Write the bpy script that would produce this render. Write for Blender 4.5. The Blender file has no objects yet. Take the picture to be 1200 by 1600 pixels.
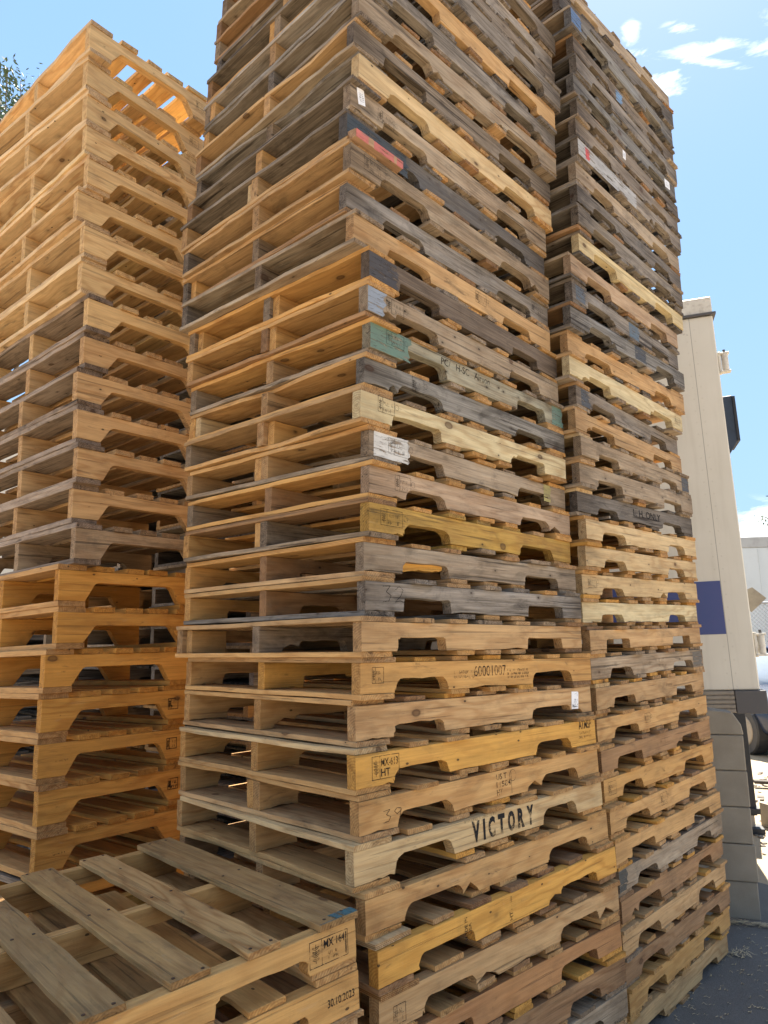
import bpy, bmesh, math, random
from mathutils import Vector, Matrix, Euler

random.seed(11)
rad = math.radians
scene = bpy.context.scene
COL = scene.collection

# ------------------------------------------------------------------ camera
CAM_H = 1.59
PITCH, ROLL, FPX = rad(10.24), rad(0.733), 1119.0
MC = Matrix.Rotation(PITCH, 3, 'X') @ Matrix.Rotation(ROLL, 3, 'Y')   # columns: right, forward, up
cam_d = bpy.data.cameras.new('camera')
cam = bpy.data.objects.new('camera', cam_d)
COL.objects.link(cam)
r_, f_, u_ = MC.col[0], MC.col[1], MC.col[2]
cm = Matrix(((r_[0], u_[0], -f_[0], 0), (r_[1], u_[1], -f_[1], 0), (r_[2], u_[2], -f_[2], CAM_H), (0, 0, 0, 1)))
cam.matrix_world = cm
cam_d.sensor_fit = 'VERTICAL'
cam_d.sensor_height = 24.0
cam_d.lens = 24.0 * FPX / 1600.0
cam_d.clip_start = 0.02
cam_d.clip_end = 3000
scene.camera = cam
scene.render.resolution_x, scene.render.resolution_y = 768, 1024

# ------------------------------------------------------------------ light
SUN_EL, SUN_AZ = rad(56), rad(24)          # azimuth measured from +Y (view direction) towards +X
EXPOSURE = 2.2
w = bpy.data.worlds.new("World")
scene.world = w
w.use_nodes = True
nt = w.node_tree
for n in list(nt.nodes):
    nt.nodes.remove(n)
def N(nt, t, **k):
    n = nt.nodes.new(t)
    for a, b in k.items():
        if a == 'inp':
            for i, v in b.items():
                n.inputs[i].default_value = v
        else:
            setattr(n, a, b)
    return n
L = nt.links.new
wo = N(nt, 'ShaderNodeOutputWorld')
bg = N(nt, 'ShaderNodeBackground')
sky = N(nt, 'ShaderNodeTexSky', sky_type='NISHITA', sun_disc=False, sun_elevation=SUN_EL, sun_rotation=SUN_AZ,
        air_density=1.0, dust_density=0.35, ozone_density=2.0)
SKY_STRENGTH = 0.0655
bg.inputs['Strength'].default_value = SKY_STRENGTH
tc = N(nt, 'ShaderNodeTexCoord')

def pix_dir(x, y):
    d = MC @ Vector(((x - 600) / FPX, 1.0, (800 - y) / FPX))
    return d.normalized()
# soft clouds, fixed to sky directions
nz = N(nt, 'ShaderNodeTexNoise', inp={'Scale': 13.0, 'Detail': 10.0, 'Roughness': 0.66, 'Distortion': 0.7})
mp = N(nt, 'ShaderNodeMapping')
mp.inputs['Scale'].default_value = (1.0, 1.0, 3.4)
L(tc.outputs['Generated'], mp.inputs['Vector'])
L(mp.outputs['Vector'], nz.inputs['Vector'])
def math_(nt, op, a, b=None, clamp=False):
    m = nt.nodes.new('ShaderNodeMath'); m.operation = op; m.use_clamp = clamp
    for i, v in enumerate((a, b)):
        if v is None: continue
        if isinstance(v, (int, float)): m.inputs[i].default_value = v
        else: nt.links.new(v, m.inputs[i])
    return m.outputs[0]
cloud = None
for (x, y, sx, sy, slope) in ((1072, 80, 112, 14, -0.10), (1040, 128, 38, 26, 0.1), (1062, 45, 28, 11, 0.), (1200, 70, 42, 15, -.3),
                              (985, 52, 16, 18, 0), (1110, 98, 60, 9, .1), (1260, 30, 60, 25, .1), (1185, 840, 300, 62, 0), (-150, 300, 120, 40, .2),
                              (180, 38, 900, 420, None), (110, 30, 700, 330, None), (255, 34, 700, 330, None), (200, 70, 980, 900, None)):
    if slope is None:          # unseen cloud banks added to whiten the shade light, as azimuth and elevation
        d0 = Vector((math.sin(rad(x)) * math.cos(rad(y)), math.cos(rad(x)) * math.cos(rad(y)), math.sin(rad(y))))
        tx = Vector((math.cos(rad(x)), -math.sin(rad(x)), 0))
    else:
        d0 = pix_dir(x, y)
        tx = (pix_dir(x + 1, y + slope) - pix_dir(x - 1, y - slope)).normalized()
    ty = d0.cross(tx)
    pa = N(nt, 'ShaderNodeVectorMath', operation='DOT_PRODUCT'); pa.inputs[1].default_value = tx
    pb = N(nt, 'ShaderNodeVectorMath', operation='DOT_PRODUCT'); pb.inputs[1].default_value = ty
    pc = N(nt, 'ShaderNodeVectorMath', operation='DOT_PRODUCT'); pc.inputs[1].default_value = d0
    for p in (pa, pb, pc): L(tc.outputs['Generated'], p.inputs[0])
    k = 1.25
    a = math_(nt, 'DIVIDE', pa.outputs['Value'], k * sx / 1400.0); a = math_(nt, 'MULTIPLY', a, a)
    b = math_(nt, 'DIVIDE', pb.outputs['Value'], k * sy / 1400.0); b = math_(nt, 'MULTIPLY', b, b)
    s = math_(nt, 'ADD', a, b)
    s = math_(nt, 'SUBTRACT', 1.0, math_(nt, 'SQRT', s))
    front = math_(nt, 'GREATER_THAN', pc.outputs['Value'], 0.0)
    s = math_(nt, 'MULTIPLY', math_(nt, 'MAXIMUM', s, 0.0), front)
    cloud = s if cloud is None else math_(nt, 'MAXIMUM', cloud, s)
m_ = math_(nt, 'MULTIPLY', math_(nt, 'ADD', math_(nt, 'MULTIPLY', cloud, 1.0), math_(nt, 'MULTIPLY', math_(nt, 'SUBTRACT', nz.outputs['Fac'], 0.60), 3.4)), 0.95, clamp=True)
m_ = math_(nt, 'MULTIPLY', m_, math_(nt, 'MULTIPLY', cloud, 3.0, clamp=True))
# the sky itself: Nishita, with its brightest part near the sun held back
hold = N(nt, 'ShaderNodeMix', data_type='RGBA', blend_type='DARKEN')
hold.inputs['Factor'].default_value = 1.0
L(sky.outputs[0], hold.inputs['A'])
sep = N(nt, 'ShaderNodeSeparateXYZ'); L(tc.outputs['Generated'], sep.inputs[0])
capm = N(nt, 'ShaderNodeMix', data_type='RGBA')
L(math_(nt, 'POWER', math_(nt, 'MULTIPLY', math_(nt, 'MAXIMUM', sep.outputs['Z'], 0.0), 1.35, clamp=True), 0.7), capm.inputs['Factor'])
capm.inputs['A'].default_value = (2.0, 3.0, 4.0, 1); capm.inputs['B'].default_value = (1.35, 2.35, 4.1, 1)
# brighter aureole round the sun
sdot = N(nt, 'ShaderNodeVectorMath', operation='DOT_PRODUCT'); L(tc.outputs['Generated'], sdot.inputs[0])
sdot.inputs[1].default_value = (math.sin(SUN_AZ) * math.cos(SUN_EL), math.cos(SUN_AZ) * math.cos(SUN_EL), math.sin(SUN_EL))
glow = N(nt, 'ShaderNodeMix', data_type='RGBA')
L(math_(nt, 'MULTIPLY', math_(nt, 'POWER', math_(nt, 'MAXIMUM', sdot.outputs['Value'], 0.0), 24.0), .75), glow.inputs['Factor'])
L(capm.outputs['Result'], glow.inputs['A']); glow.inputs['B'].default_value = (3.2, 3.5, 3.7, 1)
L(glow.outputs['Result'], hold.inputs['B'])
cmix = N(nt, 'ShaderNodeMix', data_type='RGBA')
L(m_, cmix.inputs['Factor']); L(hold.outputs['Result'], cmix.inputs['A'])
cmix.inputs['B'].default_value = (7.0, 7.0, 6.5, 1)
L(cmix.outputs['Result'], bg.inputs['Color'])
L(bg.outputs[0], wo.inputs['Surface'])

sd = bpy.data.lights.new('sun', 'SUN')
sd.energy = 5.0
sd.angle = rad(0.5)
sd.color = (1.0, 0.93, 0.82)
so = bpy.data.objects.new('sun', sd)
COL.objects.link(so)
sdir = Vector((math.sin(SUN_AZ) * math.cos(SUN_EL), math.cos(SUN_AZ) * math.cos(SUN_EL), math.sin(SUN_EL)))
so.rotation_euler = sdir.to_track_quat('Z', 'Y').to_euler()
so.location = sdir * 30
sky.sun_rotation = SUN_AZ
scene.view_settings.view_transform = 'Standard'
scene.view_settings.look = 'None'
scene.view_settings.exposure = EXPOSURE
scene.view_settings.gamma = 1.0
scene.view_settings.use_curve_mapping = False

# ------------------------------------------------------------------ helpers
def at(x, y, Y):
    """world point on the sight line of a photo pixel (1200x1600) at forward distance Y"""
    d = MC @ Vector(((x - 600) / FPX, 1.0, (800 - y) / FPX))
    return d * (Y / d[1]) + Vector((0, 0, CAM_H))

def tag(o, label=None, cat=None, group=None, kind=None):
    if label: o['label'] = label
    if cat: o['category'] = cat
    if group: o['group'] = group
    if kind: o['kind'] = kind
    return o

def empty(name, mat):
    o = bpy.data.objects.new(name, None)
    o.empty_display_size = 0.1
    COL.objects.link(o)
    o.matrix_world = mat
    return o

def mesh_obj(name, me, mat=None, parent=None, loc=(0, 0, 0), rot=(0, 0, 0), color=None):
    o = bpy.data.objects.new(name, me)
    COL.objects.link(o)
    if parent: o.parent = parent
    o.location = loc
    o.rotation_euler = rot
    if mat and not me.materials: me.materials.append(mat)
    if color: o.color = color
    return o

def mesh_from(name, verts, faces):
    me = bpy.data.meshes.new(name)
    me.from_pydata([tuple(v) for v in verts], [], faces)
    me.validate()
    me.update()
    return me

class MB:
    def __init__(s): s.v = []; s.f = []
    def add(s, vs, fs):
        n = len(s.v); s.v += [tuple(v) for v in vs]; s.f += [tuple(i + n for i in f) for f in fs]
    def box(s, x0, x1, y0, y1, z0, z1, M=None, c=0.0):
        """box with chamfered long edges if c > 0"""
        P = [(x0, y0, z0), (x1, y0, z0), (x1, y1, z0), (x0, y1, z0), (x0, y0, z1), (x1, y0, z1), (x1, y1, z1), (x0, y1, z1)]
        F = [(0, 3, 2, 1), (4, 5, 6, 7), (0, 1, 5, 4), (1, 2, 6, 5), (2, 3, 7, 6), (3, 0, 4, 7)]
        if M: P = [M @ Vector(p) for p in P]
        s.add(P, F)
    def cyl(s, p0, p1, r0, r1=None, n=12, caps=True):
        p0, p1 = Vector(p0), Vector(p1); r1 = r0 if r1 is None else r1
        d = (p1 - p0).normalized(); a = d.orthogonal().normalized(); b = d.cross(a)
        V = [p0 + (a * math.cos(t) + b * math.sin(t)) * r0 for t in [2 * math.pi * i / n for i in range(n)]]
        V += [p1 + (a * math.cos(t) + b * math.sin(t)) * r1 for t in [2 * math.pi * i / n for i in range(n)]]
        F = [(i, (i + 1) % n, n + (i + 1) % n, n + i) for i in range(n)]
        if caps: F += [tuple(range(n))[::-1], tuple(range(n, 2 * n))]
        s.add(V, F)
    def prism(s, pts, y0, y1, M=None):
        """polygon in XZ extruded along Y"""
        n = len(pts)
        V = [(x, y0, z) for x, z in pts] + [(x, y1, z) for x, z in pts]
        F = [tuple(range(n)), tuple(range(2 * n - 1, n - 1, -1))]
        F += [(i, i + n, (i + 1) % n + n, (i + 1) % n) for i in range(n)]
        if M: V = [M @ Vector(p) for p in V]
        s.add(V, F)
    def build(s, name, mat=None, parent=None, loc=(0, 0, 0), rot=(0, 0, 0), color=None, bevel=0):
        me = mesh_from(name, s.v, s.f)
        bm = bmesh.new(); bm.from_mesh(me)
        bmesh.ops.recalc_face_normals(bm, faces=bm.faces)
        if bevel:
            es = [e for e in bm.edges if len(e.link_faces) == 2 and e.calc_face_angle(0) > 0.6]
            bmesh.ops.bevel(bm, geom=es, offset=bevel, segments=1, affect='EDGES', clamp_overlap=True)
        bm.to_mesh(me); bm.free()
        return mesh_obj(name, me, mat, parent, loc, rot, color)

# ------------------------------------------------------------------ materials
def new_mat(name):
    m = bpy.data.materials.new(name); m.use_nodes = True
    t = m.node_tree
    for n in list(t.nodes): t.nodes.remove(n)
    out = t.nodes.new('ShaderNodeOutputMaterial'); b = t.nodes.new('ShaderNodeBsdfPrincipled')
    t.links.new(b.outputs[0], out.inputs[0])
    return m, t, b

def ramp(t, fac, stops, interp='LINEAR'):
    r = t.nodes.new('ShaderNodeValToRGB'); cr = r.color_ramp; cr.interpolation = interp
    while len(cr.elements) < len(stops): cr.elements.new(0.5)
    for e, (p, c) in zip(cr.elements, stops):
        e.position = p; e.color = (c, c, c, 1) if isinstance(c, (int, float)) else (*c, 1)
    t.links.new(fac, r.inputs[0])
    return r.outputs[0]

def mixc(t, fac, a, b, mode='MIX'):
    m = t.nodes.new('ShaderNodeMix'); m.data_type = 'RGBA'; m.blend_type = mode; m.clamp_factor = True
    for k, v in (('Factor', fac), ('A', a), ('B', b)):
        if isinstance(v, (int, float)): m.inputs[k].default_value = v
        elif isinstance(v, tuple): m.inputs[k].default_value = (*v, 1) if len(v) == 3 else v
        else: t.links.new(v, m.inputs[k])
    return m.outputs['Result']

def noise(t, vec, scale, detail=4, rough=.55, dist=0.0):
    n = t.nodes.new('ShaderNodeTexNoise')
    n.inputs['Scale'].default_value = scale; n.inputs['Detail'].default_value = detail
    n.inputs['Roughness'].default_value = rough; n.inputs['Distortion'].default_value = dist
    t.links.new(vec, n.inputs['Vector'])
    return n.outputs['Fac']

def mapping(t, vec, sc, loc=(0, 0, 0)):
    m = t.nodes.new('ShaderNodeMapping'); m.inputs['Scale'].default_value = sc; m.inputs['Location'].default_value = loc
    t.links.new(vec, m.inputs['Vector'])
    return m.outputs[0]

def wood_material(name, ply=False):
    """lumber: Object colour = fresh wood tint, Object alpha = how grey and dirty it has weathered"""
    m, t, b = new_mat(name)
    co = t.nodes.new('ShaderNodeTexCoord'); oi = t.nodes.new('ShaderNodeObjectInfo')
    off = t.nodes.new('ShaderNodeVectorMath'); off.operation = 'MULTIPLY_ADD'
    cx = t.nodes.new('ShaderNodeCombineXYZ')
    t.links.new(oi.outputs['Random'], cx.inputs[0]); t.links.new(oi.outputs['Random'], cx.inputs[1]); t.links.new(oi.outputs['Random'], cx.inputs[2])
    t.links.new(cx.outputs[0], off.inputs[0]); off.inputs[1].default_value = (37.0, 11.3, 5.7)
    t.links.new(co.outputs['Object'], off.inputs[2])
    P = off.outputs[0]
    rnd = oi.outputs['Random']
    sxo = t.nodes.new('ShaderNodeSeparateXYZ'); t.links.new(co.outputs['Object'], sxo.inputs[0]); co_x = sxo.outputs['X']
    # growth rings running lengthwise, bent by a slow noise
    wob = noise(t, mapping(t, P, (1.1, 5.5, 5.5)), 1.6, 3, .5)
    wob2 = noise(t, mapping(t, P, (3.0, 26, 26)), 2.0, 2, .5)
    sx = t.nodes.new('ShaderNodeSeparateXYZ'); t.links.new(P, sx.inputs[0])
    y = math_(t, 'ADD', math_(t, 'MULTIPLY', sx.outputs['Y'], 7.0), math_(t, 'MULTIPLY', sx.outputs['Z'], 9.0))
    ring = math_(t, 'SINE', math_(t, 'ADD', math_(t, 'MULTIPLY', wob, 46.0), math_(t, 'ADD', math_(t, 'MULTIPLY', y, 8.0), math_(t, 'MULTIPLY', wob2, 2.4))))
    ring = math_(t, 'MULTIPLY_ADD', ring, 0.5); t.nodes[-1].inputs[2].default_value = 0.5
    ring = math_(t, 'POWER', ring, 2.2)
    ringamt = ramp(t, noise(t, mapping(t, P, (.6, .6, .6)), 1.3, 1), [(.3, .15), (.7, 1.)])
    fine = noise(t, mapping(t, P, (5, 160, 160)), 1.0, 4, .65)
    mid = noise(t, mapping(t, P, (2.2, 34, 34)), 1.0, 4, .6)
    # knots
    vk = t.nodes.new('ShaderNodeTexVoronoi'); vk.feature = 'F1'; vk.inputs['Scale'].default_value = 1.0
    vk.inputs['Randomness'].default_value = 1.0
    t.links.new(mapping(t, P, (5.2, 8.5, 8.5)), vk.inputs['Vector'])
    sepc = t.nodes.new('ShaderNodeSeparateColor'); t.links.new(vk.outputs['Color'], sepc.inputs[0])
    has = math_(t, 'GREATER_THAN', sepc.outputs[0], 0.70)
    kn = math_(t, 'ADD', vk.outputs['Distance'], math_(t, 'MULTIPLY', math_(t, 'SUBTRACT', mid, .5), .12))
    knot = math_(t, 'MULTIPLY', ramp(t, kn, [(.05, .8), (.09, 1.), (.105, .5), (.13, .22), (.24, 0.)]), has)
    base = oi.outputs['Color']
    hs = t.nodes.new('ShaderNodeHueSaturation'); t.links.new(base, hs.inputs['Color'])
    hs.inputs['Saturation'].default_value = 1.0
    vv = math_(t, 'MULTIPLY_ADD', math_(t, 'ADD', math_(t, 'MULTIPLY', mid, .6), math_(t, 'MULTIPLY', fine, .6)), 0.95); t.nodes[-1].inputs[2].default_value = 0.40
    t.links.new(vv, hs.inputs['Value'])
    fresh = mixc(t, math_(t, 'MULTIPLY', math_(t, 'MULTIPLY', ring, ringamt), 0.62), hs.outputs[0], mixc(t, 1.0, hs.outputs[0], (.56, .40, .27), 'MULTIPLY'))
    big = noise(t, mapping(t, P, (1.5, 5, 5)), 2.2, 5, .62)
    # weathering: silver grey, streaked along the grain
    grey = ramp(t, math_(t, 'ADD', math_(t, 'MULTIPLY', fine, .55), math_(t, 'MULTIPLY', mid, .5)),
                [(.22, (.034, .029, .024)), (.42, (.145, .124, .104)), (.62, (.33, .29, .25)), (.8, (.48, .43, .38))])
    bt = t.nodes.new('ShaderNodeVectorMath'); bt.operation = 'MULTIPLY'; t.links.new(base, bt.inputs[0]); bt.inputs[1].default_value = (2.65, 2.65, 2.65)
    gm = t.nodes.new('ShaderNodeMix'); gm.data_type = 'RGBA'; gm.blend_type = 'MULTIPLY'; gm.inputs['Factor'].default_value = 1.0
    t.links.new(grey, gm.inputs['A']); t.links.new(bt.outputs[0], gm.inputs['B'])
    grey = mixc(t, 0.68, grey, gm.outputs['Result'])
    grey = mixc(t, 1.0, grey, (1.0, 1.0, 1.0), 'MULTIPLY')
    wear = math_(t, 'ADD', math_(t, 'MULTIPLY', math_(t, 'SUBTRACT', big, .5), 2.1), math_(t, 'MULTIPLY_ADD', oi.outputs['Alpha'], 1.1))
    t.nodes[-2].inputs[2].default_value = -.06
    wear = math_(t, 'MAXIMUM', wear, 0.0, clamp=True)
    wear = math_(t, 'MULTIPLY', wear, math_(t, 'ADD', .35, oi.outputs['Alpha']), clamp=True)
    c = mixc(t, wear, fresh, grey)
    c = mixc(t, math_(t, 'MULTIPLY', knot, .85), c, (.10, .048, .025))
    # dirt blotches and dark stains
    st = noise(t, mapping(t, P, (2.5, 6, 6)), 2.6, 6, .68, .6)
    stf = ramp(t, st, [(.52, 0.), (.70, .65)])
    c = mixc(t, math_(t, 'MULTIPLY', stf, math_(t, 'ADD', .22, math_(t, 'MULTIPLY', oi.outputs['Alpha'], .8))), c, (.05, .043, .038))
    # board ends soak up water and darken unevenly
    ax = math_(t, 'ABSOLUTE', math_(t, 'MULTIPLY', co_x, 1.0))
    ex = math_(t, 'MULTIPLY', ramp(t, math_(t, 'ADD', ax, math_(t, 'MULTIPLY', math_(t, 'SUBTRACT', noise(t, mapping(t, P, (3, 14, 14)), 2.0, 5, .65), .5), .30)), [(.40, 0.), (.58, .55)]), math_(t, 'ADD', .25, oi.outputs['Alpha']), clamp=True)
    c = mixc(t, ex, c, mixc(t, 1.0, c, (.40, .36, .33), 'MULTIPLY'))
    # scuffs: pale abraded streaks and dark forklift smears
    sc1 = noise(t, mapping(t, P, (9, 30, 30), (3, 1, 7)), 1.0, 7, .72, .8)
    c = mixc(t, ramp(t, sc1, [(.60, 0.), (.74, .42)]), c, mixc(t, .55, c, (.62, .53, .42)))
    sc2 = noise(t, mapping(t, P, (3.5, 20, 20), (9, 4, 2)), 1.0, 7, .74, 1.2)
    c = mixc(t, ramp(t, sc2, [(.60, 0.), (.72, .6)]), c, (.045, .038, .034))
    # fine checks (dark hairline splits along the grain)
    ck = noise(t, mapping(t, P, (1.6, 70, 70)), 1.0, 3, .5)
    ckf = ramp(t, ck, [(.33, 1.), (.375, 0.)])
    c = mixc(t, math_(t, 'MULTIPLY', ckf, math_(t, 'ADD', .25, math_(t, 'MULTIPLY', oi.outputs['Alpha'], .6))), c, (.035, .025, .02))
    vn = t.nodes.new('ShaderNodeTexVoronoi'); vn.inputs['Scale'].default_value = 1.0; vn.inputs['Randomness'].default_value = 1.0
    t.links.new(mapping(t, P, (13, 24, 24)), vn.inputs['Vector'])
    sn_ = t.nodes.new('ShaderNodeSeparateColor'); t.links.new(vn.outputs['Color'], sn_.inputs[0])
    nailm = math_(t, 'MULTIPLY', math_(t, 'LESS_THAN', vn.outputs['Distance'], .085), math_(t, 'GREATER_THAN', sn_.outputs[1], .80))
    halo = math_(t, 'MULTIPLY', ramp(t, vn.outputs['Distance'], [(.08, .6), (.3, 0.)]), math_(t, 'GREATER_THAN', sn_.outputs[1], .80))
    c = mixc(t, math_(t, 'MULTIPLY', halo, oi.outputs['Alpha']), c, (.06, .045, .035))
    c = mixc(t, math_(t, 'MULTIPLY', nailm, .8), c, (.04, .025, .018))
    # end grain: cut ends are duller with arcs
    ge = t.nodes.new('ShaderNodeNewGeometry')
    vt = t.nodes.new('ShaderNodeVectorTransform'); vt.vector_type = 'NORMAL'; vt.convert_from = 'WORLD'; vt.convert_to = 'OBJECT'
    t.links.new(ge.outputs['True Normal'], vt.inputs[0])
    sn = t.nodes.new('ShaderNodeSeparateXYZ'); t.links.new(vt.outputs[0], sn.inputs[0])
    endf = math_(t, 'GREATER_THAN', math_(t, 'ABSOLUTE', sn.outputs['X']), .75)
    er = t.nodes.new('ShaderNodeTexWave'); er.wave_type = 'RINGS'; er.rings_direction = 'X'
    er.inputs['Scale'].default_value = 42.0; er.inputs['Distortion'].default_value = 3.0; er.inputs['Detail'].default_value = 2.0
    eo = t.nodes.new('ShaderNodeVectorMath'); eo.operation = 'MULTIPLY_ADD'
    t.links.new(cx.outputs[0], eo.inputs[0]); eo.inputs[1].default_value = (0, .05, .07); t.links.new(co.outputs['Object'], eo.inputs[2])
    t.links.new(eo.outputs[0], er.inputs['Vector'])
    ef = mixc(t, math_(t, 'MULTIPLY', er.outputs['Fac'], .45), c, mixc(t, 1.0, c, (.45, .36, .3), 'MULTIPLY'))
    ef = mixc(t, math_(t, 'MULTIPLY', ramp(t, noise(t, P, 55, 4, .7), [(.4, 0.), (.75, 1.)]), .5), ef, mixc(t, 1.0, ef, (.4, .34, .3), 'MULTIPLY'))
    c = mixc(t, endf, c, ef)
    if ply:
        so_ = t.nodes.new('ShaderNodeSeparateXYZ'); t.links.new(co.outputs['Object'], so_.inputs[0])
        st2 = math_(t, 'SINE', math_(t, 'MULTIPLY', so_.outputs['Z'], 1500.0))
        side = math_(t, 'LESS_THAN', math_(t, 'ABSOLUTE', sn.outputs['Z']), .5)
        c = mixc(t, math_(t, 'MULTIPLY', math_(t, 'GREATER_THAN', st2, 0.1), math_(t, 'MULTIPLY', side, .75)), c, mixc(t, 1.0, c, (.45, .3, .22), 'MULTIPLY'))
    c = mixc(t, 1.0, c, (.70, .665, .61), 'MULTIPLY')
    t.links.new(c, b.inputs['Base Color'])
    b.inputs['Roughness'].default_value = .82
    b.inputs['Specular IOR Level'].default_value = .22
    saw = noise(t, mapping(t, P, (120, 3, 3)), 1.0, 2, .5)
    hgt = math_(t, 'ADD', math_(t, 'MULTIPLY', fine, .8), math_(t, 'ADD', math_(t, 'MULTIPLY', mid, .7), math_(t, 'MULTIPLY', saw, .25)))
    hgt = math_(t, 'SUBTRACT', hgt, math_(t, 'MULTIPLY', ckf, .6))
    bp = t.nodes.new('ShaderNodeBump'); bp.inputs['Strength'].default_value = .55; bp.inputs['Distance'].default_value = .0035
    t.links.new(hgt, bp.inputs['Height']); t.links.new(bp.outputs[0], b.inputs['Normal'])
    return m

def plain(name, col, rough=.6, metal=0.0, dirt=.25, scale=14, dcol=(.08, .07, .06), bump=.2, lo=.5, hi=.75):
    m, t, b = new_mat(name)
    co = t.nodes.new('ShaderNodeTexCoord')
    n = noise(t, co.outputs['Object'], scale, 6, .62)
    n2 = noise(t, mapping(t, co.outputs['Object'], (1, 1, .25)), scale * .22, 5, .6)
    c = mixc(t, math_(t, 'MULTIPLY', ramp(t, n, [(lo, 0.), (hi, 1.)]), dirt), col, dcol)
    c = mixc(t, math_(t, 'MULTIPLY', ramp(t, n2, [(.45, 0.), (.8, 1.)]), dirt), c, dcol)
    t.links.new(c, b.inputs['Base Color'])
    b.inputs['Roughness'].default_value = rough; b.inputs['Metallic'].default_value = metal
    b.inputs['Specular IOR Level'].default_value = .35
    bp = t.nodes.new('ShaderNodeBump'); bp.inputs['Strength'].default_value = bump; bp.inputs['Distance'].default_value = .003
    t.links.new(n, bp.inputs['Height']); t.links.new(bp.outputs[0], b.inputs['Normal'])
    return m

WOOD = wood_material('lumber')
PLY = wood_material('plywood', ply=True)
def paint_material(name, patchy=.45, edge=.02):
    """paint that has worn off the timber in flecks; Object colour is the paint"""
    m, t, b = new_mat(name)
    co = t.nodes.new('ShaderNodeTexCoord'); oi = t.nodes.new('ShaderNodeObjectInfo')
    n = noise(t, mapping(t, co.outputs['Object'], (12, 60, 60)), 1.5, 6, .7)
    n2 = noise(t, mapping(t, co.outputs['Object'], (4, 14, 14)), 1.5, 4, .6)
    c = mixc(t, ramp(t, n, [(.60, 0.), (.70, 1.)]), oi.outputs['Color'], (.20, .16, .12))
    c = mixc(t, math_(t, 'MULTIPLY', ramp(t, n2, [(.4, 0.), (.75, 1.)]), patchy), c, (.10, .085, .07))
    t.links.new(c, b.inputs['Base Color']); b.inputs['Roughness'].default_value = .75
    n3 = noise(t, mapping(t, co.outputs['Object'], (7, 75, 75)), 1.3, 8, .75)
    t.links.new(ramp(t, n3, [(.53, .97), (.61, 0.)]), b.inputs['Alpha'])
    return m
PAINT = paint_material('worn_paint')
def ink_material(name, col, lo, hi, sc):
    m, t, b = new_mat(name)
    co = t.nodes.new('ShaderNodeTexCoord'); ge = t.nodes.new('ShaderNodeNewGeometry')
    n = noise(t, mapping(t, ge.outputs['Position'], (1, 1, 1)), sc, 6, .75)
    n2 = noise(t, ge.outputs['Position'], sc * .12, 3, .6)
    b.inputs['Base Color'].default_value = (*col, 1); b.inputs['Roughness'].default_value = .85; b.inputs['Specular IOR Level'].default_value = .1
    a = math_(t, 'ADD', n, math_(t, 'MULTIPLY', math_(t, 'SUBTRACT', n2, .5), .8))
    t.links.new(ramp(t, a, [(lo, .95), (hi, .12)]), b.inputs['Alpha'])
    return m
INK = ink_material('ink', (.020, .017, .016), .49, .64, 260)
OLDINK = plain('ink', (.022, .02, .02), .8, dirt=.6, scale=260, dcol=(.22, .16, .10), lo=.5, hi=.62)
PAPER = plain('label_paper', (.78, .78, .80), .5, dirt=.15, scale=60)

# ------------------------------------------------------------------ lumber pieces
def board_mesh(Lx, W, T, bite=0.0, rough=.0017, c=.0014, sag=0.0):
    """sawn board, long axis X, centred; slightly wandering edges, uneven ends, sometimes a torn edge"""
    n = 12
    xs = [-Lx / 2 + Lx * i / n for i in range(n + 1)]
    bow = random.uniform(-.003, .003)
    e0 = [random.gauss(0, rough) for _ in xs]; e1 = [random.gauss(0, rough) for _ in xs]
    if bite > 0:
        k = random.randrange(2, n - 3); side = random.choice((0, 1))
        for j, a in ((k - 1, .3), (k, .75), (k + 1, 1.), (k + 2, .8), (k + 3, .25)):
            if side: e1[j] -= bite * a
            else: e0[j] += bite * a
    V, F = [], []
    for i, x in enumerate(xs):
        b = bow * (1 - (2 * x / Lx) ** 2)
        y0, y1 = -W / 2 + e0[i] + b, W / 2 + e1[i] + b
        dz = sag * math.sin(2 * math.pi * x / Lx) ** 2 * (1 if x < 0 else .6)
        z0, z1 = -T / 2 + dz, T / 2 + dz
        P = [(y0 + c, z0), (y1 - c, z0), (y1, z0 + c), (y1, z1 - c), (y1 - c, z1), (y0 + c, z1), (y0, z1 - c), (y0, z0 + c)]
        for (y, z) in P:
            dx = 0
            if i == 0 or i == n: dx = random.gauss(0, .0016) + (.002 * (y / W)) * (1 if i else -1)
            V.append((x + dx, y, z))
    for i in range(n):
        for k in range(8):
            a, b_ = i * 8 + k, i * 8 + (k + 1) % 8
            F.append((a, b_, b_ + 8, a + 8))
    F.append(tuple(range(7, -1, -1))); F.append(tuple(range(n * 8, n * 8 + 8)))
    me = bpy.data.meshes.new('board'); me.from_pydata(V, [], F); me.update()
    bm = bmesh.new(); bm.from_mesh(me); bmesh.ops.recalc_face_normals(bm, faces=bm.faces); bm.to_mesh(me); bm.free()
    return me

def notch_pts(x0, x1, h, nd, r, rag=.0015):
    """points along the underside from x0 to x1 around a fork notch (z measured from the stringer's middle)"""
    zb, zt = -h / 2, -h / 2 + nd
    P = [(x0, zb)]
    s = .004
    P.append((x0 + s * .3, zb + nd * .3))
    for k in range(0, 5):
        a = math.pi - k * math.pi / 8
        P.append((x0 + s + r + r * math.cos(a), zt - r + r * math.sin(a)))
    for k in range(1, 4):
        P.append((x0 + s + r + (x1 - x0 - 2 * s - 2 * r) * k / 4, zt))
    for k in range(0, 5):
        a = math.pi / 2 - k * math.pi / 8
        P.append((x1 - s - r + r * math.cos(a), zt - r + r * math.sin(a)))
    P.append((x1 - s * .3, zb + nd * .25)); P.append((x1, zb))
    return [(x + random.gauss(0, rag), z + (random.gauss(0, rag * .7) if z > zb + .002 else 0)) for x, z in P]

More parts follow.
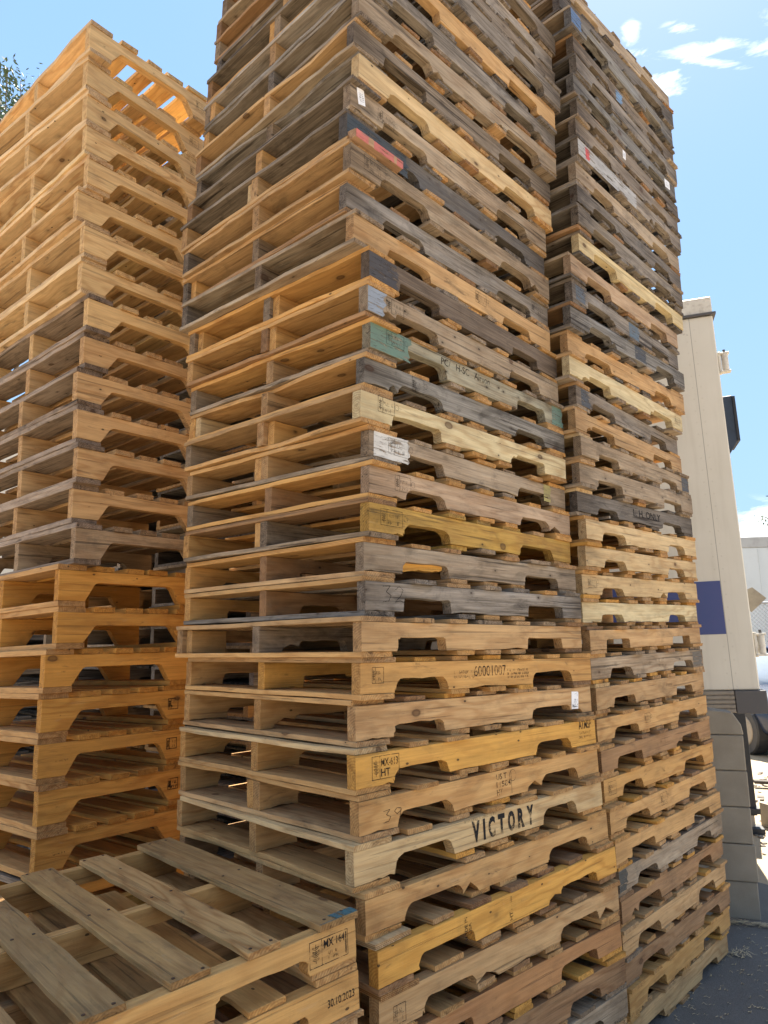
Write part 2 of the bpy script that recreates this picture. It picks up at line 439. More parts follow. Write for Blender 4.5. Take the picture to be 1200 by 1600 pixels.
def stringer_mesh(Lx, h, T, kind='gma', nd=.038, r=None, style='rect'):
    """profile in XZ, thickness along Y, centred"""
    x0, x1 = -Lx / 2, Lx / 2
    P = [(x0, h / 2)]
    P += [(x0 + random.uniform(-.0015, .0015), 0.0 + random.uniform(-.01, .01)), (x0, -h / 2)]
    if kind == 'gma':
        rr = {'rect': .011, 'round': .033, 'mid': .021}[style] if r is None else r
        rr = min(rr, nd * .92)
        j = lambda: random.uniform(-.018, .018)
        for (na, nb) in ((x0 + .152, x0 + .381), (x1 - .381, x1 - .152)):
            q_ = notch_pts(na + j(), nb + j(), h, nd, rr)
            if random.random() < .17:      # shoulder of the notch has broken away
                k_ = random.choice((0, 1)); w_ = random.uniform(.03, .09)
                if k_: q_ = q_[:-2] + [(q_[-1][0] + w_ * .5, -h / 2 + nd * random.uniform(.6, .9)), (q_[-1][0] + w_, -h / 2 + nd * .3), (q_[-1][0] + w_ * 1.15, -h / 2)]
                else: q_ = [(q_[0][0] - w_ * 1.1, -h / 2), (q_[0][0] - w_, -h / 2 + nd * .35), (q_[0][0] - w_ * .5, -h / 2 + nd * random.uniform(.6, .9))] + q_[2:]
            P += q_
    elif kind == 'wide':
        j = lambda: random.uniform(-.004, .004)
        P += [(x0 + .112 + j(), -h / 2), (x0 + .150 + j(), -h / 2 + nd - .014), (x0 + .158, -h / 2 + nd - .005), (x0 + .170, -h / 2 + nd),
              (0, -h / 2 + nd + random.uniform(-.001, .001)),
              (x1 - .170, -h / 2 + nd), (x1 - .158, -h / 2 + nd - .005), (x1 - .150 + j(), -h / 2 + nd - .014), (x1 - .112 + j(), -h / 2)]
    if kind == 'gma':          # chips and splits along the underside between the notches
        mid_ = []
        for (xa, za), (xb, zb) in zip(P[:-1], P[1:]):
            mid_.append((xa, za))
            if abs(za + h / 2) < 1e-6 and abs(zb + h / 2) < 1e-6 and xb - xa > .1:
                n_ = 7
                for q in range(1, n_):
                    d_ = random.uniform(0, .0015)
                    if random.random() < .2: d_ = random.uniform(.002, .006)
                    mid_.append((xa + (xb - xa) * (q + random.uniform(-.3, .3)) / n_, -h / 2 + d_))
        mid_.append(P[-1]); P = mid_
    P += [(x1, -h / 2), (x1 + random.uniform(-.0015, .0015), random.uniform(-.01, .01)), (x1, h / 2)]
    # slightly wandering top edge
    for k in range(5, 0, -1): P.append((x0 + Lx * k / 6, h / 2 - random.uniform(0, .0012)))
    n = len(P)
    V = [(x, -T / 2, z) for x, z in P] + [(x, T / 2, z) for x, z in P]
    F = [tuple(range(n)), tuple(range(2 * n - 1, n - 1, -1))] + [(i, i + n, (i + 1) % n + n, (i + 1) % n) for i in range(n)]
    me = bpy.data.meshes.new('stringer'); me.from_pydata(V, [], F); me.update()
    bm = bmesh.new(); bm.from_mesh(me); bmesh.ops.recalc_face_normals(bm, faces=bm.faces)
    es = [e for e in bm.edges if len(e.link_faces) == 2 and (abs(e.verts[0].co.y - e.verts[1].co.y) < 1e-5)]
    bmesh.ops.bevel(bm, geom=es, offset=.0013, segments=1, affect='EDGES', clamp_overlap=True)
    bm.to_mesh(me); bm.free()
    return me

def vary(c, amt=.12, wamt=.12):
    k = 1 + random.uniform(-amt, amt)
    h = random.uniform(-amt, amt) * .35
    return (max(0, min(1, c[0] * k * (1 + h * .5))), max(0, min(1, c[1] * k)), max(0, min(1, c[2] * k * (1 - h))), max(0, min(1, c[3] + random.uniform(-wamt, wamt))))

# tints: timber r, g, b and weathering; upper haze painted into the greys
T = dict(
    fresh=(.78, .46, .17, .08), gold=(.86, .48, .12, .08), orange=(.70, .37, .12, .05), tan=(.74, .46, .20, .18), brown=(.48, .29, .15, .30),
    wtan=(.74, .49, .25, .30), pale=(.84, .64, .37, .14), cream=(.86, .74, .47, .06), yellow=(.78, .50, .12, .36), grey=(.50, .515, .54, .88), dgrey=(.31, .32, .345, .95),
    lgrey=(.66, .66, .67, .84), blueg=(.44, .51, .60, .94), dark=(.27, .22, .185, .62), red=(.58, .31, .14, .18), green=(.54, .55, .46, .68),
    gtan=(.62, .52, .40, .58), char=(.18, .18, .19, .6), pink=(.68, .52, .38, .42), bgrey=(.44, .41, .38, .82))
WARM = ['fresh', 'tan', 'gold', 'wtan', 'tan', 'wtan', 'brown']  # for low pallets; warm bounce light painted into the wood tints
MID = ['tan', 'wtan', 'gtan', 'fresh', 'gtan', 'brown']
COOL = ['gtan', 'wtan', 'bgrey', 'tan', 'lgrey', 'grey', 'gtan', 'brown']

def part(name, me, parent, loc, rotz=0.0, color=(1, 1, 1, 1), mat=None, rot=None):
    o = bpy.data.objects.new(name, me)
    COL.objects.link(o); o.parent = parent
    o.location = loc
    o.rotation_euler = rot if rot else (0, 0, rotz)
    if not me.materials: me.materials.append(mat or WOOD)
    o.color = color
    return o

def pallet_matrix(x, y, z, yaw, tx, ty, ox, oy, oz):
    R = Matrix.Rotation(rad(yaw), 3, 'Z') @ Matrix.Rotation(rad(tx), 3, 'X') @ Matrix.Rotation(rad(ty), 3, 'Y')
    o = Vector((x, y, z)) + R @ Vector((ox, oy, oz))
    M = R.to_4x4(); M.translation = o
    return M

STR = {}      # stringers that carry marks: name -> (object, length, height)
def gma_pallet(P, h, td, tb, look, deck=None, key=None, style=None, nd=None, us=None, mess=1.0, side=None, fill=.5, pool=MID, ply=False):
    """two-way stringer pallet, 1.22 x 1.02 m: three notched stringers, lead and deck boards above, five boards below.
       P = (x, y, z, yaw, tilt, tilt) of the front corner of the outer stringer's top edge"""
    ln, wd = 1.219, 1.016
    M = pallet_matrix(*P, ln / 2, wd / 2, -h - tb)
    root = empty('pallet', M)
    zt = h + tb
    style = style or random.choice(('rect', 'mid', 'round', 'mid', 'round'))
    nd = nd or random.uniform(.034, .043)
    deck = deck or look
    for k, v in enumerate((.019, wd / 2, wd - .019)):
        col = vary(look, .10, .10) if k == 0 else vary(side or T[random.choice(pool)], .15, .15)
        v += random.uniform(-.012, .012) if k == 1 else 0
        s = part('stringer', stringer_mesh(ln, h - .0008, .038, 'gma', nd, style=style if k == 0 else None or random.choice(('rect', 'mid', 'round'))),
                 root, (0, v - wd / 2, tb + h / 2), 0, col)
        if k == 0 and key: STR[key] = (s, ln, h)
        if k and random.random() < .22 * mess:      # short repair block nailed beside the stringer
            lb = random.uniform(.14, .16)
            part('repair_block', stringer_mesh(lb, h - .002, .036, 'plain'), root, (-ln / 2 + lb / 2 + random.uniform(0, .02), v - wd / 2 + (.0385 if random.random() < .6 and k == 1 else -.0385), tb + h / 2),
                 0, vary(random.choice((T['pale'], T['fresh'], T['tan'])), .1, .1))
    # deck
    if us is None:
        w = [random.uniform(.125, .145)] + [random.uniform(.085, .10) for _ in range(5)] + [random.uniform(.12, .145)]
        if random.random() < fill: w[random.randint(1, 5)] += .035
        gap = (ln - sum(w)) / 6
        us, u = [], 0.0
        for a in w:
            us.append((u, u + a)); u += a + gap
        us = [(a + random.uniform(-.006, .006) if i not in (0,) else a - .003, b + random.uniform(-.006, .006)) for i, (a, b) in enumerate(us)]
    for i, (a, b) in enumerate(us):
        L_ = wd + random.uniform(-.020, .016)
        c = vary(random.choice((deck, deck, T[random.choice(pool)], T[random.choice(pool)])), .15, .15)
        if i == 0 and random.random() < .35: c = vary(T[random.choice(('fresh', 'pale', 'tan') if 'fresh' in pool else ('gtan', 'gtan', 'lgrey'))], .1, .1)
        if 0 < i < len(us) - 1 and mess > .5 and random.random() < .04: continue
        bite = random.uniform(.008, .030) if random.random() < .30 * mess else 0
        tk = td * (1 if i in (0, len(us) - 1) else random.uniform(.86, 1))
        isply = ply and i % 2 == 0
        part('deck_board', board_mesh(L_, b - a, tk - (.0006), bite, sag=-random.uniform(0, .004) * mess), root,
             ((a + b) / 2 - ln / 2, random.uniform(-.012, .008) * mess, zt + tk / 2), rad(90 + random.uniform(-.6, .6)), c, PLY if isply else WOOD)
    # bottom boards
    lw = random.uniform(.12, .145)
    bs = [(-.002, lw)]
    if random.random() < .5: bs += [(.46 - .04, .46 + .05), (.565, .655), (.72, .81)]
    else: bs += [(.40, .485), (.565, .655), (.74, .825)]
    bs += [(ln - lw, ln + .001)]
    for i, (a, b) in enumerate(bs):
        j = random.uniform(-.012, .012) if 0 < i < 4 else 0
        c = vary(random.choice((deck, T[random.choice(pool)])), .15, .15)
        part('bottom_board', board_mesh(wd + random.uniform(-.016, .010), b - a, tb - .0006, random.uniform(.006, .02) if random.random() < .15 * mess else 0, sag=random.uniform(0, .003) * mess), root,
             ((a + b) / 2 + j - ln / 2, random.uniform(-.006, .006), tb / 2), rad(90 + random.uniform(-.3, .3)), c)
    return root

def tall_pallet(P, h, t, look, edge, key=None, mess=1.0):
    """narrow pallet with deep stringers cut out in one wide trapezoid; boards run 1.08 m into the left face"""
    ln, wd = .68, 1.08
    M = pallet_matrix(*P, ln / 2, wd / 2, -h - t)
    root = empty('pallet', M)
    for k, v in enumerate((.019, wd / 2, wd - .019)):
        s = part('stringer', stringer_mesh(ln, h - .0008, .038, 'wide', random.uniform(.070, .077)), root, (0, v - wd / 2, t + h / 2), 0, vary(look, .08, .06))
        if k == 0 and key: STR[key] = (s, ln, h)
    for i, (a, b) in enumerate(((-.003, .115), (.152, .243), (.293, .377), (.405, .503), (.54, .66))):
        j = random.uniform(-.008, .008) if i else 0
        part('deck_board', board_mesh(wd + random.uniform(-.01, .012), b - a, t - .0006, random.uniform(.006, .015) if random.random() < .12 * mess else 0), root,
             ((a + b) / 2 + j - ln / 2, random.uniform(-.008, .006), t + h + t / 2), rad(90 + random.uniform(-.4, .4)), vary(edge if i == 0 else look, .10, .1))
    for a, b in ((-.001, .112), (ln - .112, ln)):
        part('bottom_board', board_mesh(wd + random.uniform(-.01, .008), b - a, t - .0006, 0), root,
             ((a + b) / 2 - ln / 2, random.uniform(-.005, .005), t / 2), rad(90 + random.uniform(-.3, .3)), vary(edge if a < 0 else look, .10, .1))
    return root

# ------------------------------------------------------------------ stamps, lettering, paint, stickers
_TXT = {}
def text_mesh(s, bold=0.0):
    key = (s, bold)
    if key in _TXT: return _TXT[key]
    cu = bpy.data.curves.new('lettering', 'FONT'); cu.body = s; cu.size = 1.0; cu.resolution_u = 3
    cu.offset = bold
    o = bpy.data.objects.new('lettering', cu); COL.objects.link(o)
    dg = bpy.context.evaluated_depsgraph_get(); dg.update()
    me = bpy.data.meshes.new_from_object(o.evaluated_get(dg))
    bpy.data.objects.remove(o); bpy.data.curves.remove(cu)
    vs = [(v.co.x, v.co.y) for v in me.vertices]; fs = [tuple(p.vertices) for p in me.polygons]
    bpy.data.meshes.remove(me)
    xs = [v[0] for v in vs]; ys = [v[1] for v in vs]
    x0, x1, y0, y1 = min(xs), max(xs), min(ys), max(ys)
    vs = [((x - x0) / (x1 - x0), (y - y0) / (y1 - y0)) for x, y in vs]
    _TXT[key] = (vs, fs)
    return _TXT[key]

class Flat:
    """marks collected in the XY plane (metres), later laid on a board face"""
    def __init__(s): s.v = []; s.f = []
    def text(s, st, x0, y0, w, h, bold=0.0, slant=0.0):
        vs, fs = text_mesh(st, bold); n = len(s.v)
        s.v += [(x0 + a * w + b * slant * h, y0 + b * h, 0) for a, b in vs]; s.f += [tuple(i + n for i in f) for f in fs]
    def line(s, pts, t):
        for (ax, ay), (bx, by) in zip(pts[:-1], pts[1:]):
            d = Vector((bx - ax, by - ay)); l = d.length
            if l < 1e-7: continue
            d /= l; nx, ny = -d.y * t / 2, d.x * t / 2
            ex, ey = d.x * t * .3, d.y * t * .3
            n = len(s.v)
            s.v += [(ax + nx - ex, ay + ny - ey, 0), (ax - nx - ex, ay - ny - ey, 0), (bx - nx + ex, by - ny + ey, 0), (bx + nx + ex, by + ny + ey, 0)]
            s.f.append((n, n + 1, n + 2, n + 3))
    def rect(s, x0, y0, w, h, t):
        s.line([(x0, y0), (x0 + w, y0), (x0 + w, y0 + h), (x0, y0 + h), (x0, y0)], t)
    def wheat(s, x, y0, h, w, t):
        s.line([(x, y0), (x, y0 + h)], t)
        for k in range(4):
            yy = y0 + h * (.12 + .2 * k)
            for sg in (-1, 1): s.line([(x, yy), (x + sg * w * .5, yy + h * .08), (x + sg * w * .5, yy + h * .15), (x, yy + h * .1)], t)
    def scrawl(s, x0, y0, w, h, rows, t, seed=1):
        """print too faint to read: rows of short worn strokes"""
        rg = random.Random(seed)
        for r in range(rows):
            y = y0 + h * r / rows; hh = h / rows * .62; x = x0
            while x < x0 + w:
                a = rg.uniform(.25, .9) * hh
                if rg.random() < .8:
                    s.line([(x, y + rg.uniform(0, .3) * hh), (x + rg.uniform(-.1, .3) * a, y + hh)], t)
                    if rg.random() < .5: s.line([(x, y + hh * rg.choice((0, .5, 1))), (x + a * .8, y + hh * rg.choice((0, .5, 1)))], t)
                x += a + t
    def build(s, name, parent, loc, rot, mat=None, color=(1, 1, 1, 1)):
        me = bpy.data.meshes.new(name); me.from_pydata(s.v, [], s.f); me.update()
        me.materials.append(mat or INK)
        return part(name, me, parent, loc, 0, color, rot=rot)

def on_face(key, fl, u, z, name='stamp', mat=None, lift=.0009, color=(1, 1, 1, 1), turn=0.0):
    """lay a Flat on a stringer's outer face: u metres from the near end, z metres above its underside"""
    s, ln, h = STR[key]
    return fl.build(name, s, (u - ln / 2, -.019 - lift, z - h / 2), Euler((rad(90), rad(turn) if not turn else 0, 0)) if not turn else
                    (Matrix.Rotation(rad(90), 3, 'X') @ Matrix.Rotation(rad(turn), 3, 'Z')).to_euler(), mat, color)

def paint_patch(key, u0, u1, z0, z1, color, wrap=False, seed=0, lift=.0005):
    """a coat of paint on the outer face with a ragged far edge"""
    s, ln, h = STR[key]; rg = random.Random(seed)
    P = [(u0, z0)]
    n = 9
    P += [(u0 + (u1 - u0) * i / n, z0 + rg.uniform(0, .002)) for i in range(1, n)]
    P += [(u1 + rg.uniform(-.012, .012), z0 + (z1 - z0) * i / n) for i in range(n + 1)]
    P += [(u0 + (u1 - u0) * i / n, z1 - rg.uniform(0, .002)) for i in range(n - 1, 0, -1)]
    P += [(u0, z1)]
    me = bpy.data.meshes.new('paint_patch')
    me.from_pydata([(u - ln / 2, -.019 - lift, z - h / 2) for u, z in P], [], [tuple(range(len(P)))]); me.update()
    me.materials.append(PAINT)
    return part('paint_patch', me, s, (0, 0, 0), 0, (*color, 1))

def label_card(key, u, z, w, h_, turn=0.0, name='sticker', marks=None):
    """a torn white sticker with some printed lines"""
    s, ln, h = STR[key]
    mb = MB()
    pts = [(-w / 2, -h_ / 2), (w / 2 - .003, -h_ / 2 + .002), (w / 2, h_ / 2 - .004), (w / 2 - .006, h_ / 2), (-w / 2 + .002, h_ / 2 - .001)]
    mb.prism(pts, 0, -.0008)
    M = Matrix.Rotation(rad(turn), 3, 'Y')
    st = mb.build(name, PAPER, s, (u - ln / 2, -.0193, z - h / 2), M.to_euler())
    fl = Flat(); marks(fl) if marks else fl.scrawl(-w * .25, -h_ * .3, w * .5, h_ * .55, 5, .0012, 5)
    fl.build('print', st, (0, -.0014, 0), (rad(90), 0, 0))
    return st

# ------------------------------------------------------------------ ground
def ground_material(name, col, col2, scale=3.0, stone=.4):
    m, t, b = new_mat(name)
    co = t.nodes.new('ShaderNodeTexCoord')
    n1 = noise(t, co.outputs['Object'], scale * .35, 6, .6); n2 = noise(t, co.outputs['Object'], scale * 30, 4, .7); n3 = noise(t, co.outputs['Object'], scale * 120, 2, .6)
    c = mixc(t, ramp(t, n1, [(.35, 0.), (.68, 1.)]), col, col2)
    c = mixc(t, math_(t, 'MULTIPLY', ramp(t, n2, [(.45, 0.), (.65, 1.)]), stone), c, mixc(t, 1.0, c, (.5, .5, .5), 'MULTIPLY'))
    c = mixc(t, math_(t, 'MULTIPLY', ramp(t, n3, [(.58, 0.), (.72, 1.)]), stone), c, mixc(t, .6, c, (.6, .57, .52)))
    t.links.new(c, b.inputs['Base Color']); b.inputs['Roughness'].default_value = .92; b.inputs['Specular IOR Level'].default_value = .2
    bp = t.nodes.new('ShaderNodeBump'); bp.inputs['Strength'].default_value = .7; bp.inputs['Distance'].default_value = .006
    t.links.new(math_(t, 'ADD', n2, n3), bp.inputs['Height']); t.links.new(bp.outputs[0], b.inputs['Normal'])
    return m
YARD = ground_material('yard_concrete', (.42, .34, .235), (.32, .25, .165), 2.0, .35)
ASPH = ground_material('asphalt', (.17, .16, .148), (.125, .118, .108), 3.0, .28)
mb = MB(); mb.add([(-400, -400, 0), (400, -400, 0), (400, 400, 0), (-400, 400, 0)], [(0, 1, 2, 3)])
tag(mb.build('ground', YARD), kind='structure')
mb = MB(); mb.add([(-3.0, .2, .004), (2.6, .2, .004), (2.75, 4.6, .004), (2.4, 5.1, .004), (1.6, 5.3, .004), (-3.2, 5.2, .004)], [(0, 1, 2, 3, 4, 5)])
tag(mb.build('asphalt', ASPH), kind='structure')

# dry leaf litter and straw on the asphalt
rg = random.Random(5)
mb = MB()
def straw(x, y, L_, a, w_=.0035, z=.008):
    d = Vector((math.cos(a), math.sin(a), 0)); n_ = Vector((-d.y, d.x, 0)); k = rg.uniform(-.4, .4)
    c0 = Vector((x, y, z)); pts = []
    for i in range(4):
        t_ = i / 3 - .5
        pts.append(c0 + d * (t_ * L_) + n_ * (k * L_ * (t_ * t_)) + Vector((0, 0, .004 * math.sin(i * 2.1 + a))))
    V = [p + n_ * w_ / 2 * (1, 1.3, 1.2, .2)[i] for i, p in enumerate(pts)] + [p - n_ * w_ / 2 * (1, 1.3, 1.2, .2)[i] for i, p in enumerate(pts)]
    mb.add(V, [(i, i + 1, i + 5, i + 4) for i in range(3)])
for i in range(420):
    x, y = rg.uniform(.95, 2.5), rg.uniform(3.0, 4.4)
    straw(x, y, rg.uniform(.012, .038), rg.uniform(-.5, 1.0), rg.uniform(.002, .006))
for i in range(110):
    t_ = rg.random(); x, y = 1.72 + t_ * .42 + rg.gauss(0, .02), 4.44 - t_ * .13 + rg.gauss(0, .018)
    straw(x, y, rg.uniform(.03, .12), rg.uniform(-.9, .5), .003, rg.uniform(.006, .025))
for i in range(40):
    straw(1.76 + rg.gauss(0, .04), 3.98 + rg.gauss(0, .03), rg.uniform(.02, .08), rg.uniform(-1, 2), .003, rg.uniform(.006, .02))
tag(mb.build('straw', plain('dry_straw', (.52, .42, .26), .8, dirt=.2)), 'dry leaves and straw scattered on the asphalt beside the right stack', 'litter', kind='stuff')

# ------------------------------------------------------------------ block wall at the right
BLK = ground_material('concrete_block', (.42, .365, .285), (.33, .285, .22), 14.0, .6)
TRA = rad(-17)
def trailer_frame(x, y):
    M = Matrix.Rotation(TRA, 4, 'Z'); M.translation = Vector((x, y, 0)); return M
root = empty('block_wall', trailer_frame(2.115, 4.415))
tag(root, 'low wall of stacked grey concrete blocks behind the right stack', 'wall')
rg = random.Random(8)
for r_i in range(6):
    for c_i in range(3):
        x1 = -.40 * c_i - (.0015 if c_i else 0); x0 = x1 - .3975
        z0, z1 = .2035 * r_i - (.0 if r_i else 0), .2035 * r_i + .200
        jx, jy = rg.uniform(-.004, .004), rg.uniform(-.004, .006)
        if r_i == 5:
            # broken top course
            mb = MB()
            mb.prism([(x0, z0), (x1, z0), (x1 - .01, z0 + .06), (x1 - .05, z0 + .10 + rg.uniform(0, .03)), (x1 - .16, z0 + .14), (x0 + .12, z0 + .12), (x0, z0 + .15)], 0, .19)
        else:
            mb = MB(); mb.box(x0, x1, 0, .19, z0, z1)
        mb.build('concrete_block', BLK, root, (jx, jy, 0), bevel=.005)

# ------------------------------------------------------------------ cream trailer
def side_material():
    m, t, b = new_mat('trailer_skin')
    co = t.nodes.new('ShaderNodeTexCoord'); s = t.nodes.new('ShaderNodeSeparateXYZ'); t.links.new(co.outputs['Object'], s.inputs[0])
    X, Z = s.outputs['X'], s.outputs['Z']
    def near(v, c, w_): return math_(t, 'LESS_THAN', math_(t, 'ABSOLUTE', math_(t, 'SUBTRACT', v, c)), w_)
    # rivet rows: columns either side of each panel seam, every 8 cm
    fx = math_(t, 'ABSOLUTE', math_(t, 'SUBTRACT', math_(t, 'PINGPONG', math_(t, 'ADD', X, .165), .61), .028))
    fz = math_(t, 'SUBTRACT', math_(t, 'PINGPONG', Z, .045), .0)
    d = math_(t, 'SQRT', math_(t, 'ADD', math_(t, 'MULTIPLY', fx, fx), math_(t, 'MULTIPLY', fz, fz)))
    riv = ramp(t, d, [(.004, 1.), (.008, 0.)])
    seam = math_(t, 'LESS_THAN', math_(t, 'PINGPONG', math_(t, 'ADD', X, .165), .61), .0022)
    low = near(Z, 1.262, .006)
    n = noise(t, co.outputs['Object'], 3.0, 6, .62); n2 = noise(t, mapping(t, co.outputs['Object'], (6, 6, .5)), 3.0, 5, .6)
    c = mixc(t, ramp(t, n, [(.35, 0.), (.8, .7)]), (.64, .60, .51), (.56, .52, .43))
    c = mixc(t, math_(t, 'MULTIPLY', ramp(t, n2, [(.5, 0.), (.8, 1.)]), .22), c, (.34, .29, .21))
    sp = noise(t, co.outputs['Object'], 26, 3, .6)
    c = mixc(t, ramp(t, sp, [(.74, 0.), (.77, .8)]), c, (.12, .09, .06))
    # rusted corner patch under the roof rail
    rx = math_(t, 'MULTIPLY', math_(t, 'SUBTRACT', X, -.42), 4.6); rz = math_(t, 'MULTIPLY', math_(t, 'SUBTRACT', Z, 3.95), 9.0)
    rr = math_(t, 'ADD', math_(t, 'MAXIMUM', math_(t, 'ABSOLUTE', rx), math_(t, 'ABSOLUTE', rz)), math_(t, 'MULTIPLY', math_(t, 'SUBTRACT', noise(t, co.outputs['Object'], 16, 4, .7), .5), .9))
    c = mixc(t, ramp(t, rr, [(.85, .9), (1.0, 0.)]), c, mixc(t, noise(t, co.outputs['Object'], 30, 4, .7), (.16, .12, .11), (.34, .28, .26)))
    c = mixc(t, math_(t, 'MULTIPLY', riv, .12), c, (.30, .26, .2))
    c = mixc(t, math_(t, 'MULTIPLY', seam, .6), c, (.12, .10, .08))
    t.links.new(c, b.inputs['Base Color']); b.inputs['Roughness'].default_value = .5; b.inputs['Specular IOR Level'].default_value = .4
    bp = t.nodes.new('ShaderNodeBump'); bp.inputs['Strength'].default_value = .4; bp.inputs['Distance'].default_value = .002
    t.links.new(math_(t, 'ADD', riv, math_(t, 'MULTIPLY', n, .3)), bp.inputs['Height']); t.links.new(bp.outputs[0], b.inputs['Normal'])
    return m
SKIN = side_material()
ALU = plain('rail_aluminium', (.27, .235, .19), .5, metal=.3, dirt=.45, scale=20, dcol=(.13, .10, .08))
DGREY = plain('dark_rail', (.085, .08, .08), .6, dirt=.3, scale=12, dcol=(.14, .12, .1))
BLUE = plain('blue_paint', (.05, .07, .20), .45, dirt=.35, scale=18, dcol=(.075, .07, .20))
BLACK = plain('black_steel', (.022, .023, .026), .55, dirt=.3, scale=20, dcol=(.07, .06, .05))
CREAM = plain('cream_paint', (.66, .62, .53), .5, dirt=.5, scale=22, dcol=(.22, .17, .12))
Mt = trailer_frame(2.536, 5.0)
Mt = Mt @ Matrix.Translation((0, 0, 1.23)) @ Matrix.Rotation(rad(-1.3), 4, 'Y') @ Matrix.Translation((0, 0, -1.23))
tr = empty('trailer', Mt)
tag(tr, 'cream box trailer with a blue square and rusty roof corner behind the right stack', 'trailer')
inv = Mt.inverted()
def tl(x, y, Y): return inv @ at(x, y, Y)
LT_ = 7.6
mb = MB(); mb.box(-LT_, -.0, .0, 2.45, 1.235, 3.965); mb.build('body', SKIN, tr, bevel=.008)
mb = MB(); mb.box(-LT_, .002, -.004, 2.455, 3.985, 4.115); mb.build('roof_rail', CREAM, tr, bevel=.006)
mb = MB(); mb.box(-LT_, .022, -.018, 2.47, 3.966, 3.984); mb.build('drip_edge', DGREY, tr)
mb = MB(); mb.box(-.50, -.30, -.0075, -.0045, 3.99, 4.105)
mb.build('rust_patch', plain('rusty_steel', (.17, .12, .105), .8, dirt=.6, scale=30, dcol=(.30, .26, .24)), tr)
mb = MB()
prof = []
z = 1.085
for k in range(5):
    prof += [(z + .001, -.004), (z + .005, -.011), (z + .024, -.011), (z + .028, -.004)]; z += .0295
V = []; P2 = [(y, zz) for zz, y in prof] + [(.05, 1.233), (.05, 1.085)]
nP = len(P2)
mb.add([(-LT_, y, zz) for y, zz in P2] + [(-.165, y, zz) for y, zz in P2],
       [tuple(range(nP)), tuple(range(2 * nP - 1, nP - 1, -1))] + [(i, i + nP, (i + 1) % nP + nP, (i + 1) % nP) for i in range(nP)])
rail = mb.build('bottom_rail', ALU, tr)
for zz in (1.125, 1.185, 1.215 + .0):
    mb = MB(); mb.cyl((-.183, -.0112, zz), (-.183, -.0145, zz), .009, n=12); mb.build('bolt', ALU, rail)
mb = MB(); mb.box(-.162, .035, -.016, 2.46, 1.08, 1.232); mb.build('bumper_end', DGREY, tr, bevel=.004)
# blue square: rivets show through as shallow dimples in the skin below, here a painted sheet
pa, pb = tl(1092, 996, 4.95), tl(1139, 918, 4.95)
mb = MB(); mb.box(-1.05, -.168, -.0022, -.0006, 1.615, 1.985); mb.build('blue_square', BLUE, tr)
# door hinges on the rear corner
for y_mid, hx in ((566, 1128), (1007, 1184)):
    p = tl(hx, y_mid, 5.02)
    zc = p.z
    hg = MB(); hg.box(.004, .022, .012, .05, zc - .085, zc + .085); hgo = hg.build('hinge', CREAM, tr, bevel=.003)
    q = MB(); q.cyl((.050, .03, zc - .062), (.050, .03, zc + .062), .024, n=16); q.build('barrel', CREAM, hgo)
    for s_ in (-1, 1):
        q = MB(); q.box(.008, .082, .008, .056, zc + s_ * .070 - .008, zc + s_ * .070 + .008); q.build('lug', CREAM, hgo, bevel=.003)
    q = MB(); q.cyl((.050, .03, zc + .078), (.050, .03, zc + .10), .010, n=10); q.build('pin', DGREY, hgo)
# dark hood hanging off the rear corner
pts = [tl(x, y, 5.06) for x, y in ((1126, 621), (1142, 620), (1152, 690), (1141, 709), (1134, 700))]
mb = MB(); mb.prism([(p.x, p.z) for p in pts], .03, .30); vis = mb.build('hood', plain('dark_blue_steel', (.035, .05, .075), .5, dirt=.4, scale=20, dcol=(.015, .015, .02)), tr, bevel=.004)
mb = MB(); mb.prism([(p.x, p.z) for p in (tl(1142, 622, 5.06), tl(1146, 622, 5.06), tl(1155, 691, 5.06), tl(1151, 691, 5.06))], .02, .31); mb.build('hood_flange', BLACK, vis)
# posts carrying the trailer
for (px_, py_) in ((.04, 1.38), (-5.5, .5), (-5.5, 1.9)):
    mb = MB(); mb.box(px_ - .052, px_ + .052, py_ - .05, py_ + .05, .14, 1.10); lg = mb.build('support_leg', BLACK, tr, bevel=.004)
    mb = MB(); mb.box(px_ - .075, px_ + .075, py_ - .075, py_ + .075, .155, .20); mb.build('collar', BLACK, lg, bevel=.003)
    mb = MB(); mb.box(px_ - .09, px_ + .09, py_ - .09, py_ + .09, .005, .045); mb.build('foot', BLACK, lg, bevel=.003)
    mb = MB(); mb.cyl((px_, py_, .04), (px_, py_, .15), .035, n=14); mb.build('jack_screw', ALU, lg)
# weathered board stuck out of the rear door
pts = [tl(x, y, 5.55) for x, y in ((1171, 919), (1192, 936), (1171, 957), (1140, 932))]
mb = MB(); mb.prism([(p.x, p.z) for p in pts], .50, .52)
mb.build('loose_board', plain('old_ply', (.33, .29, .22), .8, dirt=.6, scale=10, dcol=(.16, .13, .10)), tr)

# ------------------------------------------------------------------ second trailer, fence, car, rubble
PALE = plain('pale_trailer_skin', (.50, .54, .56), .5, dirt=.25, scale=3, dcol=(.36, .37, .36))
r2 = empty('trailer', Matrix.Translation((9.0, 18.0, 0)) @ Matrix.Rotation(rad(-8), 4, 'Z'))
tag(r2, 'distant pale blue white box trailer with grey roof rail beyond the chain link fence', 'trailer')
mb = MB(); mb.box(-.6, 12.5, 0, 2.5, 1.15, 3.80); mb.build('body', PALE, r2, bevel=.01)
mb = MB(); mb.box(-.6, 12.5, -.02, 2.52, 3.802, 4.07); mb.build('roof_rail', plain('grey_rail', (.36, .37, .37), .5, dirt=.3, scale=4), r2, bevel=.01)
for k in range(11):
    mb = MB(); mb.box(.4 + k * 1.2, .43 + k * 1.2, -.012, -.001, 1.16, 3.79); mb.build('side_post', PALE, r2)
mb = MB(); mb.box(-.6, 12.5, -.01, 2.51, 1.0, 1.148); mb.build('bottom_rail', DGREY, r2)
